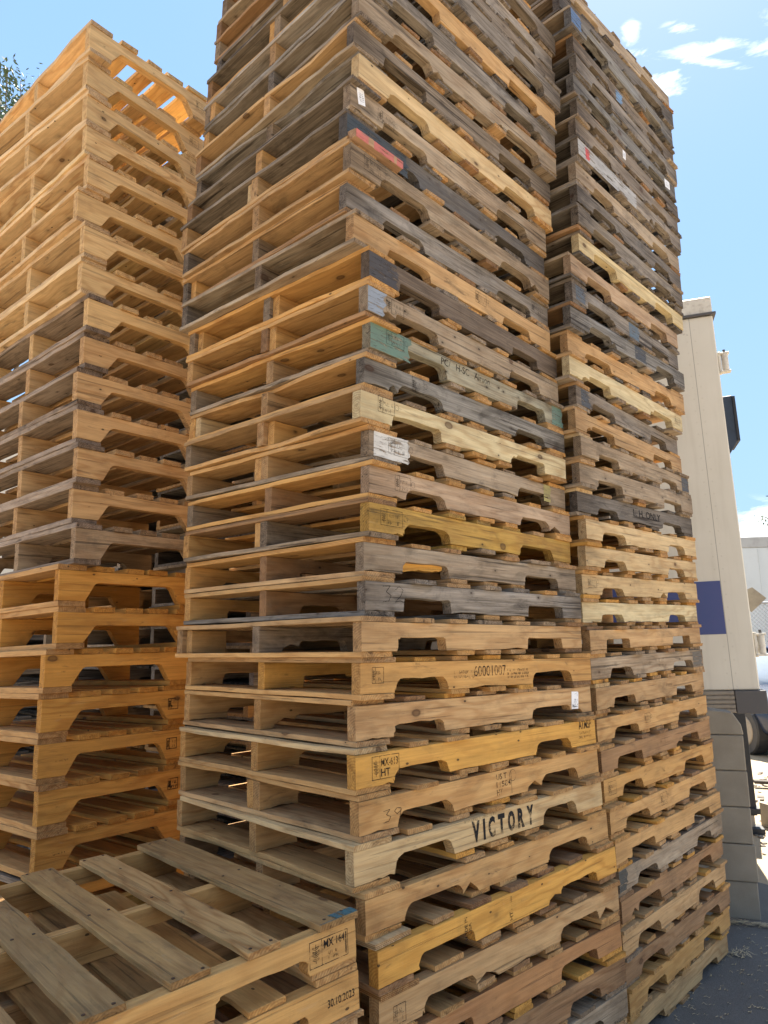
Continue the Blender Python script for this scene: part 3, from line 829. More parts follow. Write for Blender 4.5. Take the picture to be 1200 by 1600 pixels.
for k in (9.2, 10.6):
    for yy in (.3, 2.1):
        mb = MB(); mb.cyl((k, yy - .13, .5), (k, yy + .13, .5), .5, n=28); mb.build('wheel', BLACK, r2, bevel=.02)
for yy in (.6, 1.9):
    mb = MB(); mb.box(1.4, 1.52, yy - .06, yy + .06, 0.001, 1.0); mb.build('support_leg', BLACK, r2)

STEEL = plain('galvanised_wire', (.30, .31, .32), .5, metal=.5, dirt=.3, scale=30)
fr = empty('chain_link_fence', Matrix.Translation((4.3, 12.6, 0)))
tag(fr, 'grey chain link fence between the dark car and the distant pale trailer', 'fence')
mb = MB(); H_ = 2.15; W_ = 6.0; s_ = .075
for k in range(int((W_ + H_) / s_)):
    for sg in (0, 1):
        a0 = k * s_ - H_; x0, x1 = a0, a0 + H_; z0, z1 = .05, H_
        if x0 < 0: z0 += -x0; x0 = 0
        if x1 > W_: z1 -= x1 - W_; x1 = W_
        if x1 - x0 < .05: continue
        if sg: x0, x1 = W_ - x0, W_ - x1
        mb.cyl((x0, .008 * (sg * 2 - 1), z0), (x1, .008 * (sg * 2 - 1), z1), .0055, n=3, caps=False)
mb.build('wire_mesh', STEEL, fr)
for x in (0, 2, 4, 6):
    mb = MB(); mb.cyl((x, 0, 0), (x, 0, 2.2), .028, n=12); mb.build('post', STEEL, fr)
mb = MB(); mb.cyl((0, 0, 2.17), (6, 0, 2.17), .02, n=10); mb.build('top_rail', STEEL, fr)

# dark car nose-on, seen past the trailer's end
CARP = plain('dark_blue_paint', (.022, .030, .055), .22, dirt=.12, scale=6, dcol=(.06, .05, .045), bump=.0)
GLASS = plain('windscreen', (.30, .34, .38), .12, metal=.35, dirt=.1, bump=0)
car = empty('parked_car', Matrix.Translation((5.90, 9.5, 0)) @ Matrix.Rotation(rad(4), 4, 'Z'))
tag(car, 'dark blue parked car nose on beyond the end of the cream trailer', 'car')
def loft(name, secs, mat, parent, sub=2):
    """secs: (y, [(x, z) ...]) half-outline mirrored in x"""
    V, F = [], []
    m_ = len(secs[0][1]) * 2
    for y, pts in secs:
        ring = [(x, y, z) for x, z in pts] + [(-x, y, z) for x, z in reversed(pts)]
        V += ring
    for i in range(len(secs) - 1):
        for k in range(m_):
            F.append((i * m_ + k, i * m_ + (k + 1) % m_, (i + 1) * m_ + (k + 1) % m_, (i + 1) * m_ + k))
    F.append(tuple(range(m_ - 1, -1, -1))); F.append(tuple(range((len(secs) - 1) * m_, len(secs) * m_)))
    q = MB(); q.add(V, F); o = q.build(name, mat, parent)
    for p in o.data.polygons: p.use_smooth = True
    md = o.modifiers.new('smooth', 'SUBSURF'); md.levels = md.render_levels = sub; o.data.shade_smooth() if hasattr(o.data, 'shade_smooth') else None
    return o
def sec(w_, zb, zs, zt, wt=.75): return [(w_ * .9, zb), (w_, zb + .12), (w_, zs), (w_ * wt, zt), (.02, zt + .03)]
loft('body', [(0.0, sec(.60, .34, .55, .60)), (.08, sec(.74, .26, .60, .68)), (.35, sec(.86, .22, .68, .80)), (1.15, sec(.90, .22, .80, .92)), (2.2, sec(.90, .22, .84, .95)),
              (3.6, sec(.90, .22, .86, .97)), (4.3, sec(.84, .26, .80, .92)), (4.5, sec(.74, .34, .6, .8))], CARP, car)
loft('cabin', [(1.05, sec(.80, .80, .86, .90)), (1.75, sec(.78, .80, 1.0, 1.38, .72)), (2.3, sec(.78, .80, 1.05, 1.44, .72)), (3.1, sec(.78, .80, 1.05, 1.42, .72)), (4.0, sec(.76, .80, .9, .98, .8))], GLASS, car)
loft('roof', [(1.72, [(.50, 1.36), (.52, 1.38), (.5, 1.40), (.3, 1.42), (.02, 1.43)]), (2.3, [(.56, 1.42), (.60, 1.44), (.56, 1.46), (.3, 1.48), (.02, 1.49)]), (3.2, [(.54, 1.40), (.58, 1.42), (.54, 1.44), (.3, 1.46), (.02, 1.47)])], CARP, car, 1)
for sx in (-1, 1):
    q = MB(); q.prism([(sx * .50, .60), (sx * .78, .62), (sx * .80, .70), (sx * .56, .67)], .02, .22); q.build('headlight', plain('lamp_glass', (.75, .77, .8), .15, dirt=.05), car, bevel=.01)
    q = MB(); q.box(sx * .98 - .10, sx * .98 + .10, 1.42, 1.50, .92, 1.06); q.build('mirror', CARP, car, bevel=.02)
    for yy in (.85, 3.55):
        q = MB(); q.cyl((sx * .80 - .10, yy, .32), (sx * .80 + .10, yy, .32), .32, n=28); wh = q.build('wheel', BLACK, car, bevel=.02)
        q = MB(); q.cyl((sx * .90 - .012, yy, .32), (sx * .90 + .012, yy, .32), .20, n=20); q.build('rim', ALU, wh, bevel=.01)
q = MB(); q.box(-.42, .42, -.012, .05, .36, .52); q.build('grille', BLACK, car, bevel=.01)

def cinder(M, lab, group=None):
    q = MB()
    # hollow block: outer shell with two cells, as a frame of walls
    o = [(-.195, -.095), (.195, -.095), (.195, .095), (-.195, .095)]
    bm_ = bmesh.new()
    xs = [-.195, -.162, -.016, .016, .162, .195]; ys = [-.095, -.063, .063, .095]
    vv = {}
    for zi, z_ in enumerate((0, .19)):
        for i_, x_ in enumerate(xs):
            for j_, y_ in enumerate(ys): vv[i_, j_, zi] = bm_.verts.new((x_, y_, z_))
    solid = lambda i_, j_: 0 <= i_ < 5 and 0 <= j_ < 3 and not (j_ == 1 and i_ in (1, 3))
    for i_ in range(5):
        for j_ in range(3):
            if not solid(i_, j_): continue
            bm_.faces.new([vv[i_, j_, 1], vv[i_ + 1, j_, 1], vv[i_ + 1, j_ + 1, 1], vv[i_, j_ + 1, 1]])
            bm_.faces.new([vv[i_, j_, 0], vv[i_, j_ + 1, 0], vv[i_ + 1, j_ + 1, 0], vv[i_ + 1, j_, 0]])
            for (a_, b_, p_, q_) in ((i_ - 1, j_, (i_, j_), (i_, j_ + 1)), (i_ + 1, j_, (i_ + 1, j_), (i_ + 1, j_ + 1)), (i_, j_ - 1, (i_, j_), (i_ + 1, j_)), (i_, j_ + 1, (i_, j_ + 1), (i_ + 1, j_ + 1))):
                if not solid(a_, b_): bm_.faces.new([vv[p_[0], p_[1], 0], vv[q_[0], q_[1], 0], vv[q_[0], q_[1], 1], vv[p_[0], p_[1], 1]])
    bmesh.ops.recalc_face_normals(bm_, faces=bm_.faces)
    me = bpy.data.meshes.new('cinder_block'); bm_.to_mesh(me); bm_.free()
    o = mesh_obj('cinder_block', me, BLK); o.matrix_world = M
    tag(o, lab, 'cinder block', group)
cinder(Matrix.Translation((3.40, 6.45, .001)) @ Matrix.Rotation(rad(12), 4, 'Z'), 'hollow cinder block lying in the sun beside the trailer support leg')
rg = random.Random(3)
def plank(x, y, z, L_, W_, T_, az, pitch, col, lab):
    o = mesh_obj('scrap_plank', board_mesh(L_, W_, T_, .01), WOOD, None, (x, y, z), (0, rad(pitch), rad(az)), col)
    tag(o, lab, 'plank', 'scrap lumber beyond the trailer')

plank(4.25, 7.6, .10, 1.0, .14, .03, 35, 8, (.16, .12, .09, .3), 'dark brown scrap plank leaning on rubble in the sunlit yard')
plank(4.45, 7.9, .06, 1.1, .10, .03, -20, 0, (.10, .09, .08, .3), 'blackened scrap plank lying across the sunlit yard behind the cinder block')
q = MB(); q.prism([(-.35, 0), (.4, 0), (.32, .05), (.05, .085), (-.2, .06)], -.2, .25)
o = q.build('rubble', DGREY, None, (4.0, 7.2, .001), (0, 0, .5), bevel=.01); tag(o, 'dark heap of rubble beside the trailer support leg in the sun', 'rubble')
for (x, y, a_, lab) in ((3.12, 5.15, 10, 'grey flat stone slab on the ground just right of the block wall'), (3.42, 5.62, 14, 'grey flat stone slab lying behind another right of the block wall')):
    q = MB(); q.box(-.28, .28, -.13, .13, 0, .035)
    o = q.build('stone_slab', plain('slab_stone', (.13, .13, .14), .8, dirt=.3, scale=12), None, (x, y, .001), (0, 0, rad(a_)), bevel=.006)
    tag(o, lab, 'slab', 'stone slabs by the block wall')

rg = random.Random(21)
qs = MB()
for i in range(900):
    x, y = rg.uniform(2.75, 6.5), rg.uniform(4.7, 9.0)
    s_ = rg.uniform(.006, .035) * (1 if rg.random() < .85 else 1.8)
    a_ = rg.uniform(0, 3); M_ = Matrix.Translation((x, y, s_ * .15)) @ Matrix.Rotation(a_, 4, 'Z') @ Matrix.Rotation(rg.uniform(-.4, .4), 4, 'X')
    qs.box(-s_, s_ * rg.uniform(.5, 1), -s_ * .6, s_ * .6, -s_ * .2, s_ * rg.uniform(.15, .4), M_)
tag(qs.build('gravel', plain('rubble_chips', (.22, .19, .15), .9, dirt=.7, scale=3, dcol=(.06, .05, .045), lo=.4, hi=.6)), 'loose chips and litter strewn over the sunlit yard beyond the trailer', 'rubble', kind='stuff')

# ------------------------------------------------------------------ trees
def leaf_mat(name, c1, c2):
    m, t, b = new_mat(name)
    co = t.nodes.new('ShaderNodeTexCoord')
    n = noise(t, co.outputs['Object'], 2.2, 3, .6)
    t.links.new(mixc(t, ramp(t, n, [(.35, 0.), (.65, 1.)]), c1, c2), b.inputs['Base Color'])
    b.inputs['Roughness'].default_value = .6
    b.inputs['Transmission Weight'].default_value = 0.0
    return m
LEAF = leaf_mat('tree_leaves', (.035, .065, .030), (.085, .13, .045))
BARK = plain('bark', (.10, .08, .06), .9, dirt=.5, scale=20)
def tree(base, top_h, centre, radii, n_limb, n_leaf, leaf, label, group=None, seed=1):
    rg = random.Random(seed)
    root = empty('tree', Matrix.Translation(base)); tag(root, label, 'tree', group)
    c = Vector(centre) - Vector(base)
    tips = []
    mb = MB(); cr = MB()
    mb.cyl((0, 0, 0), (c.x * .6, c.y * .6, c.z * .55), .16, .11, n=12)
    mb.cyl((c.x * .6, c.y * .6, c.z * .55), (c.x, c.y, c.z), .11, .05, n=10)
    for k in range(n_limb):
        th = rg.uniform(0, 2 * math.pi); ph = math.asin(rg.uniform(-.75, 1.0)); rr = rg.uniform(.55, 1.12)
        tip = c + Vector((math.cos(th) * math.cos(ph) * radii[0], math.sin(th) * math.cos(ph) * radii[1], math.sin(ph) * radii[2])) * rr
        a = Vector((c.x * .8, c.y * .8, c.z * rg.uniform(.55, .95)))
        midp = a.lerp(tip, .5) + Vector((rg.gauss(0, .15), rg.gauss(0, .15), rg.uniform(0, .3)))
        mb.cyl(a, midp, .035, .018, n=6, caps=False); mb.cyl(midp, tip, .018, .005, n=5, caps=False)
        tips.append((midp, tip))
    for k in range(n_leaf):
        m0, tp = rg.choice(tips)
        p = m0.lerp(tp, rg.uniform(.3, 1.04)) + Vector((rg.gauss(0, .10), rg.gauss(0, .10), rg.gauss(0, .09)))
        d = Vector((rg.gauss(0, 1), rg.gauss(0, 1), rg.gauss(.3, .8))).normalized(); s = d.cross(Vector((rg.gauss(0, 1), rg.gauss(0, 1), rg.gauss(0, 1)))).normalized()
        l_ = leaf * rg.uniform(.6, 1.3); w_ = l_ * rg.uniform(.28, .42)
        cr.add([p, p + d * l_ * .5 + s * w_ * .5, p + d * l_, p + d * l_ * .5 - s * w_ * .5], [(0, 1, 2, 3)])
    mb.build('trunk', BARK, root)
    me = bpy.data.meshes.new('crown'); me.from_pydata(cr.v, [], cr.f); me.update(); mesh_obj('crown', me, LEAF, root)
    return root
cc = at(8, 318, 11.5)
tree((cc.x - .4, 11.8, 0), 9, cc, (2.1, 1.8, 2.15), 150, 26000, .10, 'leafy green tree standing behind the left stack', seed=4)
cc = at(1275, 802, 26)
tree((cc.x, 26, 0), 6, cc, (1.6, 1.5, 1.6), 60, 5000, .13, 'green tree beyond the distant pale trailer at the right edge', seed=6)

# ------------------------------------------------------------------ pallets glimpsed through the left and middle stacks
def plain_pallet():
    """one pallet as a single mesh, for copies too far inside the shade to show their parts"""
    mb = MB(); ln, wd = 1.219, 1.016
    for v in (0, wd / 2 - .019, wd - .038):
        pts = [(0, .0885)] + [(0, 0)] + notch_pts(.152, .381, 0.0, .038, .02) + notch_pts(.838, 1.067, 0.0, .038, .02) + [(1.219, 0), (1.219, .0885)]
        mb.prism([(x, z + .0165) for x, z in pts], v, v + .038)
    u = 0
    for w_ in (.14, .09, .09, .09, .09, .09, .14):
        mb.box(u, u + w_, -.003, wd + .003, .1055, .1205); u += w_ + (ln - .73) / 6
    for u0, u1 in ((0, .14), (.42, .51), (.56, .65), (.73, .82), (1.079, 1.219)): mb.box(u0, u1, -.002, wd + .002, .0005, .0160)
    me = mesh_from('pallet', mb.v, mb.f)
    bm = bmesh.new(); bm.from_mesh(me); bmesh.ops.recalc_face_normals(bm, faces=bm.faces); bm.to_mesh(me); bm.free()
    me.materials.append(WOOD)
    return me
pm = [plain_pallet() for _ in range(3)]
for (sx, sy, yaw, top, lab, grp) in ((-.70, 3.80, 47.5, 4.9, 'weathered pallet in the stack hidden behind the middle stack, glimpsed through gaps', 'pallets in the stack behind the middle stack'),
                           (-1.66, 4.46, 48, 5.0, 'weathered pallet in the stack hidden behind the left stack, glimpsed through gaps', 'pallets in the stack behind the left stack'),
                           (-2.80, 5.15, 46, 2.15, 'grey pallet in the lower stack far behind the left stack, glimpsed through its notches', 'pallets in the lower stack behind the left stack')):
    for k in range(int(top / .1212)):
        o = bpy.data.objects.new('pallet', pm[k % 3]); COL.objects.link(o)
        o.location = (sx + random.uniform(-.015, .015), sy + random.uniform(-.015, .015), .001 + k * .1212)
        o.rotation_euler = (0, 0, rad(yaw + random.uniform(-1, 1)))
        o.color = vary(T[random.choice(('grey', 'gtan', 'tan', 'dgrey', 'lgrey'))], .12, .1)
        tag(o, lab, 'pallet', grp)

# ------------------------------------------------------------------ the stacks
C_P = [[-0.021,2.073,0.443,43.05,-0.68,0.45],
       [-0.025,2.058,0.562,43.44,-0.69,0.25],
       [-0.029,2.034,0.681,43.7,-0.7,-0.34],
       [-0.031,2.018,0.802,43.82,-0.72,-1.06],
       [-0.063,2.032,0.92,43.21,-0.74,-0.92],
       [-0.092,2.034,1.039,42.33,-0.78,-0.98],
       [-0.079,2.057,1.159,43.08,-0.78,-0.7],
       [-0.087,2.056,1.281,42.78,-0.81,-0.12],
       [-0.087,2.093,1.41,42.73,-0.57,0.24],
       [-0.073,2.081,1.53,43.28,-0.42,0.6],
       [-0.067,2.052,1.647,45.56,-0.38,0.4],
       [-0.056,2.086,1.765,45.3,-0.05,0.37],
       [-0.061,2.109,1.883,45.54,0.14,0.43],
       [-0.044,2.107,2.003,47.26,0.31,0.51],
       [-0.042,2.12,2.12,46.94,0.67,0.68],
       [-0.042,2.129,2.235,47.49,1.06,0.62],
       [-0.066,2.101,2.354,46.06,1.24,0.42],
       [-0.055,2.12,2.469,46.38,1.32,0.33],
       [-0.035,2.12,2.585,47.59,1.24,0.21],
       [-0.044,2.102,2.704,47.88,1.16,0.32],
       [-0.036,2.107,2.826,48.19,1.13,0.66],
       [-0.084,2.092,2.946,47.09,1.18,0.92],
       [-0.106,2.105,3.065,46.01,1.09,1.22],
       [-0.091,2.073,3.186,46.55,0.71,1.33],
       [-0.105,2.085,3.308,46.5,0.65,1.47],
       [-0.092,2.093,3.428,46.31,0.5,1.47],
       [-0.064,2.106,3.549,46.03,0.66,1.41],
       [-0.079,2.095,3.666,45.28,0.69,1.54],
       [-0.061,2.092,3.785,44.44,0.79,1.4],
       [-0.05,2.087,3.905,45.02,0.71,1.25],
       [-0.036,2.085,4.024,45.41,0.68,1.23],
       [0.002,2.097,4.143,45.66,0.65,1.29],
       [-0.015,2.121,4.261,45.52,0.62,1.35],
       [-0.011,2.137,4.379,45.88,0.57,1.49],
       [0.021,2.135,4.498,46.4,0.6,1.53]]
R_P = [[0.901,3.067,0.115,47.94,-0.0,0.09],
       [0.93,3.077,0.231,48.03,-0.0,0.43],
       [0.917,3.06,0.346,47.33,-0.0,0.44],
       [0.9,3.017,0.46,47.97,-0.0,0.15],
       [0.909,3.032,0.574,48.17,-0.0,0.0],
       [0.903,3.021,0.688,47.77,-0.0,-0.4],
       [0.886,2.984,0.8,47.59,-0.0,-0.47],
       [0.873,2.984,0.915,47.58,-0.0,-0.8],
       [0.864,3.011,1.032,46.75,-0.0,-1.02],
       [0.852,2.977,1.148,47.14,-0.0,-1.14],
       [0.848,2.999,1.268,46.78,-0.0,-0.99],
       [0.859,3.019,1.39,47.13,-0.0,-0.89],
       [0.845,3.02,1.51,46.15,-0.0,-0.82],
       [0.846,3.011,1.625,46.52,-0.0,-0.84],
       [0.822,3.015,1.742,45.66,-0.0,-0.79],
       [0.828,3.013,1.86,45.52,-0.0,-0.72],
       [0.847,3.0,1.978,46.33,-0.0,-0.62],
       [0.861,3.019,2.096,46.23,-0.0,-0.68],
       [0.829,3.013,2.216,45.33,-0.0,-0.69],
       [0.839,2.986,2.336,45.75,-0.0,-0.32],
       [0.853,2.985,2.455,46.91,-0.0,-0.02],
       [0.834,2.98,2.574,47.48,-0.0,0.18],
       [0.851,3.003,2.692,48.41,-0.0,0.3],
       [0.817,2.957,2.811,45.98,-0.0,0.52],
       [0.823,2.988,2.929,44.73,-0.0,0.55],
       [0.834,2.958,3.048,45.25,-0.0,0.09],
       [0.852,2.966,3.166,47.09,-0.0,-0.17],
       [0.847,2.948,3.284,46.83,-0.0,-0.29],
       [0.897,2.971,3.4,46.83,-0.0,-0.38],
       [0.893,2.939,3.517,46.83,-0.0,-0.45],
       [0.898,2.952,3.634,46.83,-0.0,-0.51],
       [0.899,2.955,3.75,46.83,-0.0,-0.54],
       [0.914,2.944,3.866,46.83,-0.0,-0.56],
       [0.913,2.958,3.982,46.83,-0.0,-0.56],
       [0.933,2.981,4.098,46.83,-0.0,-0.54],
       [0.918,2.962,4.214,46.83,-0.0,-0.51],
       [0.942,2.974,4.331,46.83,-0.0,-0.47],
       [0.937,2.985,4.448,46.83,-0.0,-0.4],
       [0.922,2.942,4.565,46.77,-0.0,-0.31],
       [0.879,2.971,4.682,43.54,-0.0,-0.24],
       [0.872,2.97,4.8,43.88,-0.0,-0.2]]
L_P = [[-1.323,2.859,0.873,50.14,-1.47,-0.08],
       [-1.325,2.862,1.043,50.14,-1.47,-0.08],
       [-1.338,2.864,1.214,50.14,-1.47,-0.08],
       [-1.337,2.862,1.384,50.14,-1.47,-0.08],
       [-1.336,2.861,1.554,50.14,-1.47,-0.08],
       [-1.304,2.877,1.723,50.14,-1.47,-0.08],
       [-1.31,2.878,1.893,50.14,-1.47,-0.08],
       [-1.259,2.885,2.064,50.14,-1.47,-0.08],
       [-1.288,2.904,2.232,50.14,-1.47,-0.08],
       [-1.271,2.886,2.403,50.14,-1.47,-0.08],
       [-1.287,2.895,2.573,50.14,-1.47,-0.08],
       [-1.301,2.902,2.743,50.14,-1.47,-0.08],
       [-1.29,2.922,2.912,50.14,-1.47,-0.08],
       [-1.279,2.909,3.083,50.14,-1.47,-0.08],
       [-1.313,2.902,3.252,50.14,-1.47,-0.08],
       [-1.31,2.895,3.423,50.14,-1.47,-0.08],
       [-1.349,2.893,3.592,50.14,-1.47,-0.08],
       [-1.317,2.904,3.762,50.14,-1.47,-0.08],
       [-1.337,2.907,3.932,50.14,-1.47,-0.08],
       [-1.349,2.918,4.102,53.7,-1.47,-0.08],
       [-1.353,2.907,4.272,54.01,-1.47,-0.08],
       [-1.341,2.879,4.443,50.31,-1.47,-0.08]]
ORD = ['zeroth', 'first', 'second', 'third', 'fourth', 'fifth', 'sixth', 'seventh', 'eighth', 'ninth', 'tenth', 'eleventh', 'twelfth',
       'thirteenth', 'fourteenth', 'fifteenth', 'sixteenth', 'seventeenth', 'eighteenth', 'nineteenth', 'twentieth',
       'twenty-first', 'twenty-second', 'twenty-third', 'twenty-fourth', 'twenty-fifth', 'twenty-sixth']

TD = .0158
# --- middle stack, bottom to top: tint, look
C_LOOK = ['brown', 'red', 'wtan', 'gold', 'tan', 'pale', 'tan', 'gold', 'wtan', 'fresh', 'wtan', 'grey', 'gtan', 'yellow', 'pink', 'gtan',
          'cream', 'blueg', 'green', 'gtan', 'dark', 'wtan', 'grey', 'gtan', 'char', 'gtan', 'pale', 'bgrey', 'gtan', 'grey', 'wtan', 'grey', 'bgrey', 'lgrey', 'bgrey']
C_DECK = {0: 'brown', 1: 'tan', 2: 'tan', 3: 'brown', 5: 'tan', 7: 'tan', 9: 'fresh', 11: 'grey', 12: 'wtan', 13: 'yellow', 18: 'tan', 20: 'fresh', 21: 'gtan', 17: 'tan',
          16: 'tan', 14: 'fresh', 22: 'wtan', 23: 'wtan', 25: 'gtan', 28: 'brown', 24: 'wtan', 26: 'wtan', 27: 'wtan', 19: 'gtan', 30: 'bgrey'}
C_WORDS = {
    0: 'dark brown pallet in the middle stack, third below the one stamped HT',
    1: 'reddish brown pallet in the middle stack, second below the one stamped HT',
    2: 'pale tan pallet in the middle stack, directly under the one stamped HT',
    3: 'bright yellow pine pallet stamped HT and MADE IN USA in the middle stack',
    4: 'plain tan pallet directly under the one stencilled with large black capitals',
    5: 'pale pallet with large black stencilled capitals on its side, middle stack',
    6: 'tan pallet with 39 scrawled on its corner, middle stack',
    7: 'golden pallet with a boxed MX-613 HT stamp near its corner, middle stack',
    8: 'coarse grained brownish pallet with a white sticker at its far end, middle stack',
    9: 'tan pallet with a printed number row and dark smears, middle stack',
    10: 'greyish tan pallet directly under the grey one marked 32, middle stack',
    11: 'silver grey pallet with 32 pencilled near its corner, middle stack',
    12: 'greyish tan pallet between the yellow painted one and the grey 32 one',
    13: 'yellow painted pallet in the middle stack',
    14: 'pinkish tan pallet with a neat boxed stamp, directly above the yellow painted one',
    15: 'grey brown pallet with a white painted corner in the middle stack',
    16: 'pale cream pallet directly above the one with the white painted corner',
    17: 'bluish grey pallet directly under the one with the green painted corner',
    18: 'greenish grey pallet with a green painted corner in the middle stack',
    19: 'tan pallet with a bluish tip directly above the green cornered one',
    20: 'dark brown pallet second above the green cornered one, middle stack',
    21: 'tan pallet directly above the dark brown one, middle stack',
    22: 'grey pallet second above the dark brown one, middle stack',
    23: 'mottled pallet directly under the black pallet with the red board end, middle stack',
    24: 'blackened pallet with a red painted board end at its corner, middle stack',
    25: 'grey brown pallet with a torn white sticker near its corner, middle stack',
    26: 'pale yellow pallet directly above the one with the torn white sticker'}
C_HINT = {i: w for i, w in C_WORDS.items()}
LOOKW = {'wtan': 'warm tan', 'bgrey': 'brownish grey', 'dgrey': 'dark grey', 'grey': 'weathered grey', 'lgrey': 'pale grey', 'gtan': 'greyish tan', 'tan': 'tan', 'brown': 'brown', 'fresh': 'honey coloured',
         'gold': 'golden', 'pale': 'pale yellow', 'cream': 'cream', 'blueg': 'bluish grey', 'dark': 'dark brown', 'red': 'reddish', 'green': 'greenish',
         'char': 'blackened', 'pink': 'pinkish tan', 'yellow': 'yellow', 'orange': 'orange'}
GC, GR, GL, GF = ('pallets in the tall middle stack', 'pallets in the tall right stack', 'pallets in the left stack', 'pallets in the low front stack')

for i, P in enumerate(C_P):
    tb = TD
    h = (P[2] - C_P[i - 1][2] - TD - tb) if i else .087
    lk = C_LOOK[i]
    r = gma_pallet(P, h, TD, tb, T[lk], T[C_DECK.get(i, lk)], key='C%d' % i, ply=(i in (2, 3, 12)), pool=WARM if i < 10 else MID if i < 20 else COOL,  # pool by height: warm bounce painted in low, cool sky light and haze high
                   nd={17: .034, 8: .036, 5: .048, 18: .044}.get(i), style={11: 'rect', 10: 'rect', 12: 'mid', 13: 'round', 14: 'round', 16: 'rect', 9: 'round', 7: 'round'}.get(i))
    if i in C_WORDS: lab = C_WORDS[i]
    elif i == len(C_P) - 1: lab = 'weathered topmost pallet of the middle stack'
    else: lab = '%s middle stack pallet, %s above the pale yellow one over the sticker' % (LOOKW[lk], ORD[i - 26])
    tag(r, lab, 'pallet', GC)
for k in range(3):
    P = list(C_P[0]); pit = .1127; P[2] -= pit * (k + 1); P[0] += random.uniform(-.01, .01)
    P[4] *= (2 - k) / 3; P[5] *= (2 - k) / 3
    r = gma_pallet(P, pit - TD * 2, TD, TD, T[('gtan', 'grey', 'tan')[k]], pool=WARM)
    tag(r, '%s pallet %s the foot of the middle stack' % (('greyish tan', 'weathered grey', 'tan')[k], ('third from', 'second from', 'lying at')[k]), 'pallet', GC)

# --- right stack
R_LOOK = ['wtan', 'fresh', 'brown', 'wtan', 'brown', 'gtan', 'tan', 'tan', 'fresh', 'brown', 'tan', 'wtan', 'gtan', 'wtan', 'cream', 'pale', 'pale', 'pale',
          'dgrey', 'gtan', 'gtan', 'wtan', 'bgrey', 'cream', 'wtan', 'blueg', 'grey', 'pink', 'cream', 'grey', 'dgrey', 'gtan', 'lgrey', 'bgrey', 'bgrey',
          'blueg', 'grey', 'bgrey', 'blueg', 'dgrey', 'gtan']
R_DECK = {14: 'tan', 15: 'tan', 16: 'tan', 17: 'fresh', 23: 'gtan', 28: 'bgrey', 2: 'gtan', 27: 'gtan', 31: 'bgrey'}
R_WORDS = {
    0: 'greenish tan pallet resting on the asphalt at the foot of the right stack',
    18: 'dark grey pallet stencilled H. ONLY in black, right stack',
    20: 'greyish pallet with a dark painted far end, right stack',
    22: 'brownish pallet with a dark grey patch on its near corner, right stack',
    23: 'cream pallet with pink marks at its far end, right stack',
    25: 'dark bluish grey pallet with a black smudge mid side, right stack',
    26: 'grey pallet with two blue grey painted squares, right stack',
    32: 'pale whitish pallet with a red painted patch near its corner, right stack',
    38: 'bluish grey pallet with a blue painted near corner, third from top of right stack',
    39: 'weathered grey pallet second from the top of the right stack',
    40: 'weathered tan topmost pallet of the right stack'}
for i, P in enumerate(R_P):
    h = (P[2] - R_P[i - 1][2] - 2 * TD) if i else R_P[0][2] - TD - .002
    lk = R_LOOK[i]
    r = gma_pallet(P, h, TD, TD, T[lk], T[R_DECK.get(i, lk)], key='R%d' % i, pool=WARM if i < 18 else MID if i < 24 else ['bgrey', 'grey', 'dgrey', 'gtan', 'dgrey', 'brown'])  # greyer tints higher up paint in the cool sky light and haze
    if i in R_WORDS: lab = R_WORDS[i]
    else:
        for a, nm in ((0, 'one on the asphalt'), (18, 'one stencilled H. ONLY'), (26, 'one with blue grey squares'), (32, 'one with the red patch')):
            if a < i: n_, nm_ = i - a, nm
        lab = '%s right stack pallet, %s above the %s' % (LOOKW[lk], ORD[n_], nm_)
    tag(r, lab, 'pallet', GR)

# --- left stack
TL = .0225
L_LOOK = {}
LF, LT = (.82, .42, .10, .05), (.64, .38, .18, .10)
zlow = L_P[0][2]
pit = (zlow - .125 - TL) / 4.0 - .0008
for i in range(-4, len(L_P)):
    if i < 0:
        P = list(L_P[0]); P[2] = zlow - .0 + pit * i; P[0] += random.uniform(-.012, .012)
        h = pit - 2 * TL
    else:
        P = L_P[i]; h = (P[2] - L_P[i - 1][2] - 2 * TL) if i else .125
    look = LF if i <= 6 else (.80, .52, .26, .20) if i in (7, 8, 9, 10, 11, 12) else (.98, .68, .34, .05)
    edge = (.76, .44, .18, .10) if i < 7 and i not in (-1,) else (.60, .50, .43, .72) if i in (-1, 6, 7, 8, 9, 10, 11, 12, 13) else (.96, .70, .42, .10)
    if i == 7: look = (.62, .46, .30, .50)
    r = tall_pallet(P, h, TL, look, edge, key='L%d' % i, mess=1.0 if i > 6 else .4)
    top = len(L_P) - 1 - i
    if top == 0: lab = 'topmost pallet of the left stack, pale orange pine against the sky'
    elif i == 7: lab = 'greyed pallet in the left stack, directly above the bright orange ones'
    elif i > 7: lab = '%s pallet in the left stack, %s down from the top one' % ('pale orange' if i > 13 else 'dusty tan grey edged', ORD[top])
    elif i == -4: lab = 'lowest pallet of the left stack, on the ground behind the low front stack'
    else: lab = 'bright orange pine pallet in the left stack, %s below the greyed one' % ORD[7 - i]
    tag(r, lab, 'pallet', GL)

# --- low front stack
FP = [-.086, 1.944, .926, 42.1, -.49, -2.37]
us = [(-.002, .118), (.226, .314), (.400, .493), (.585, .676), (.765, .858), (.94, 1.03), (1.10, 1.219)]
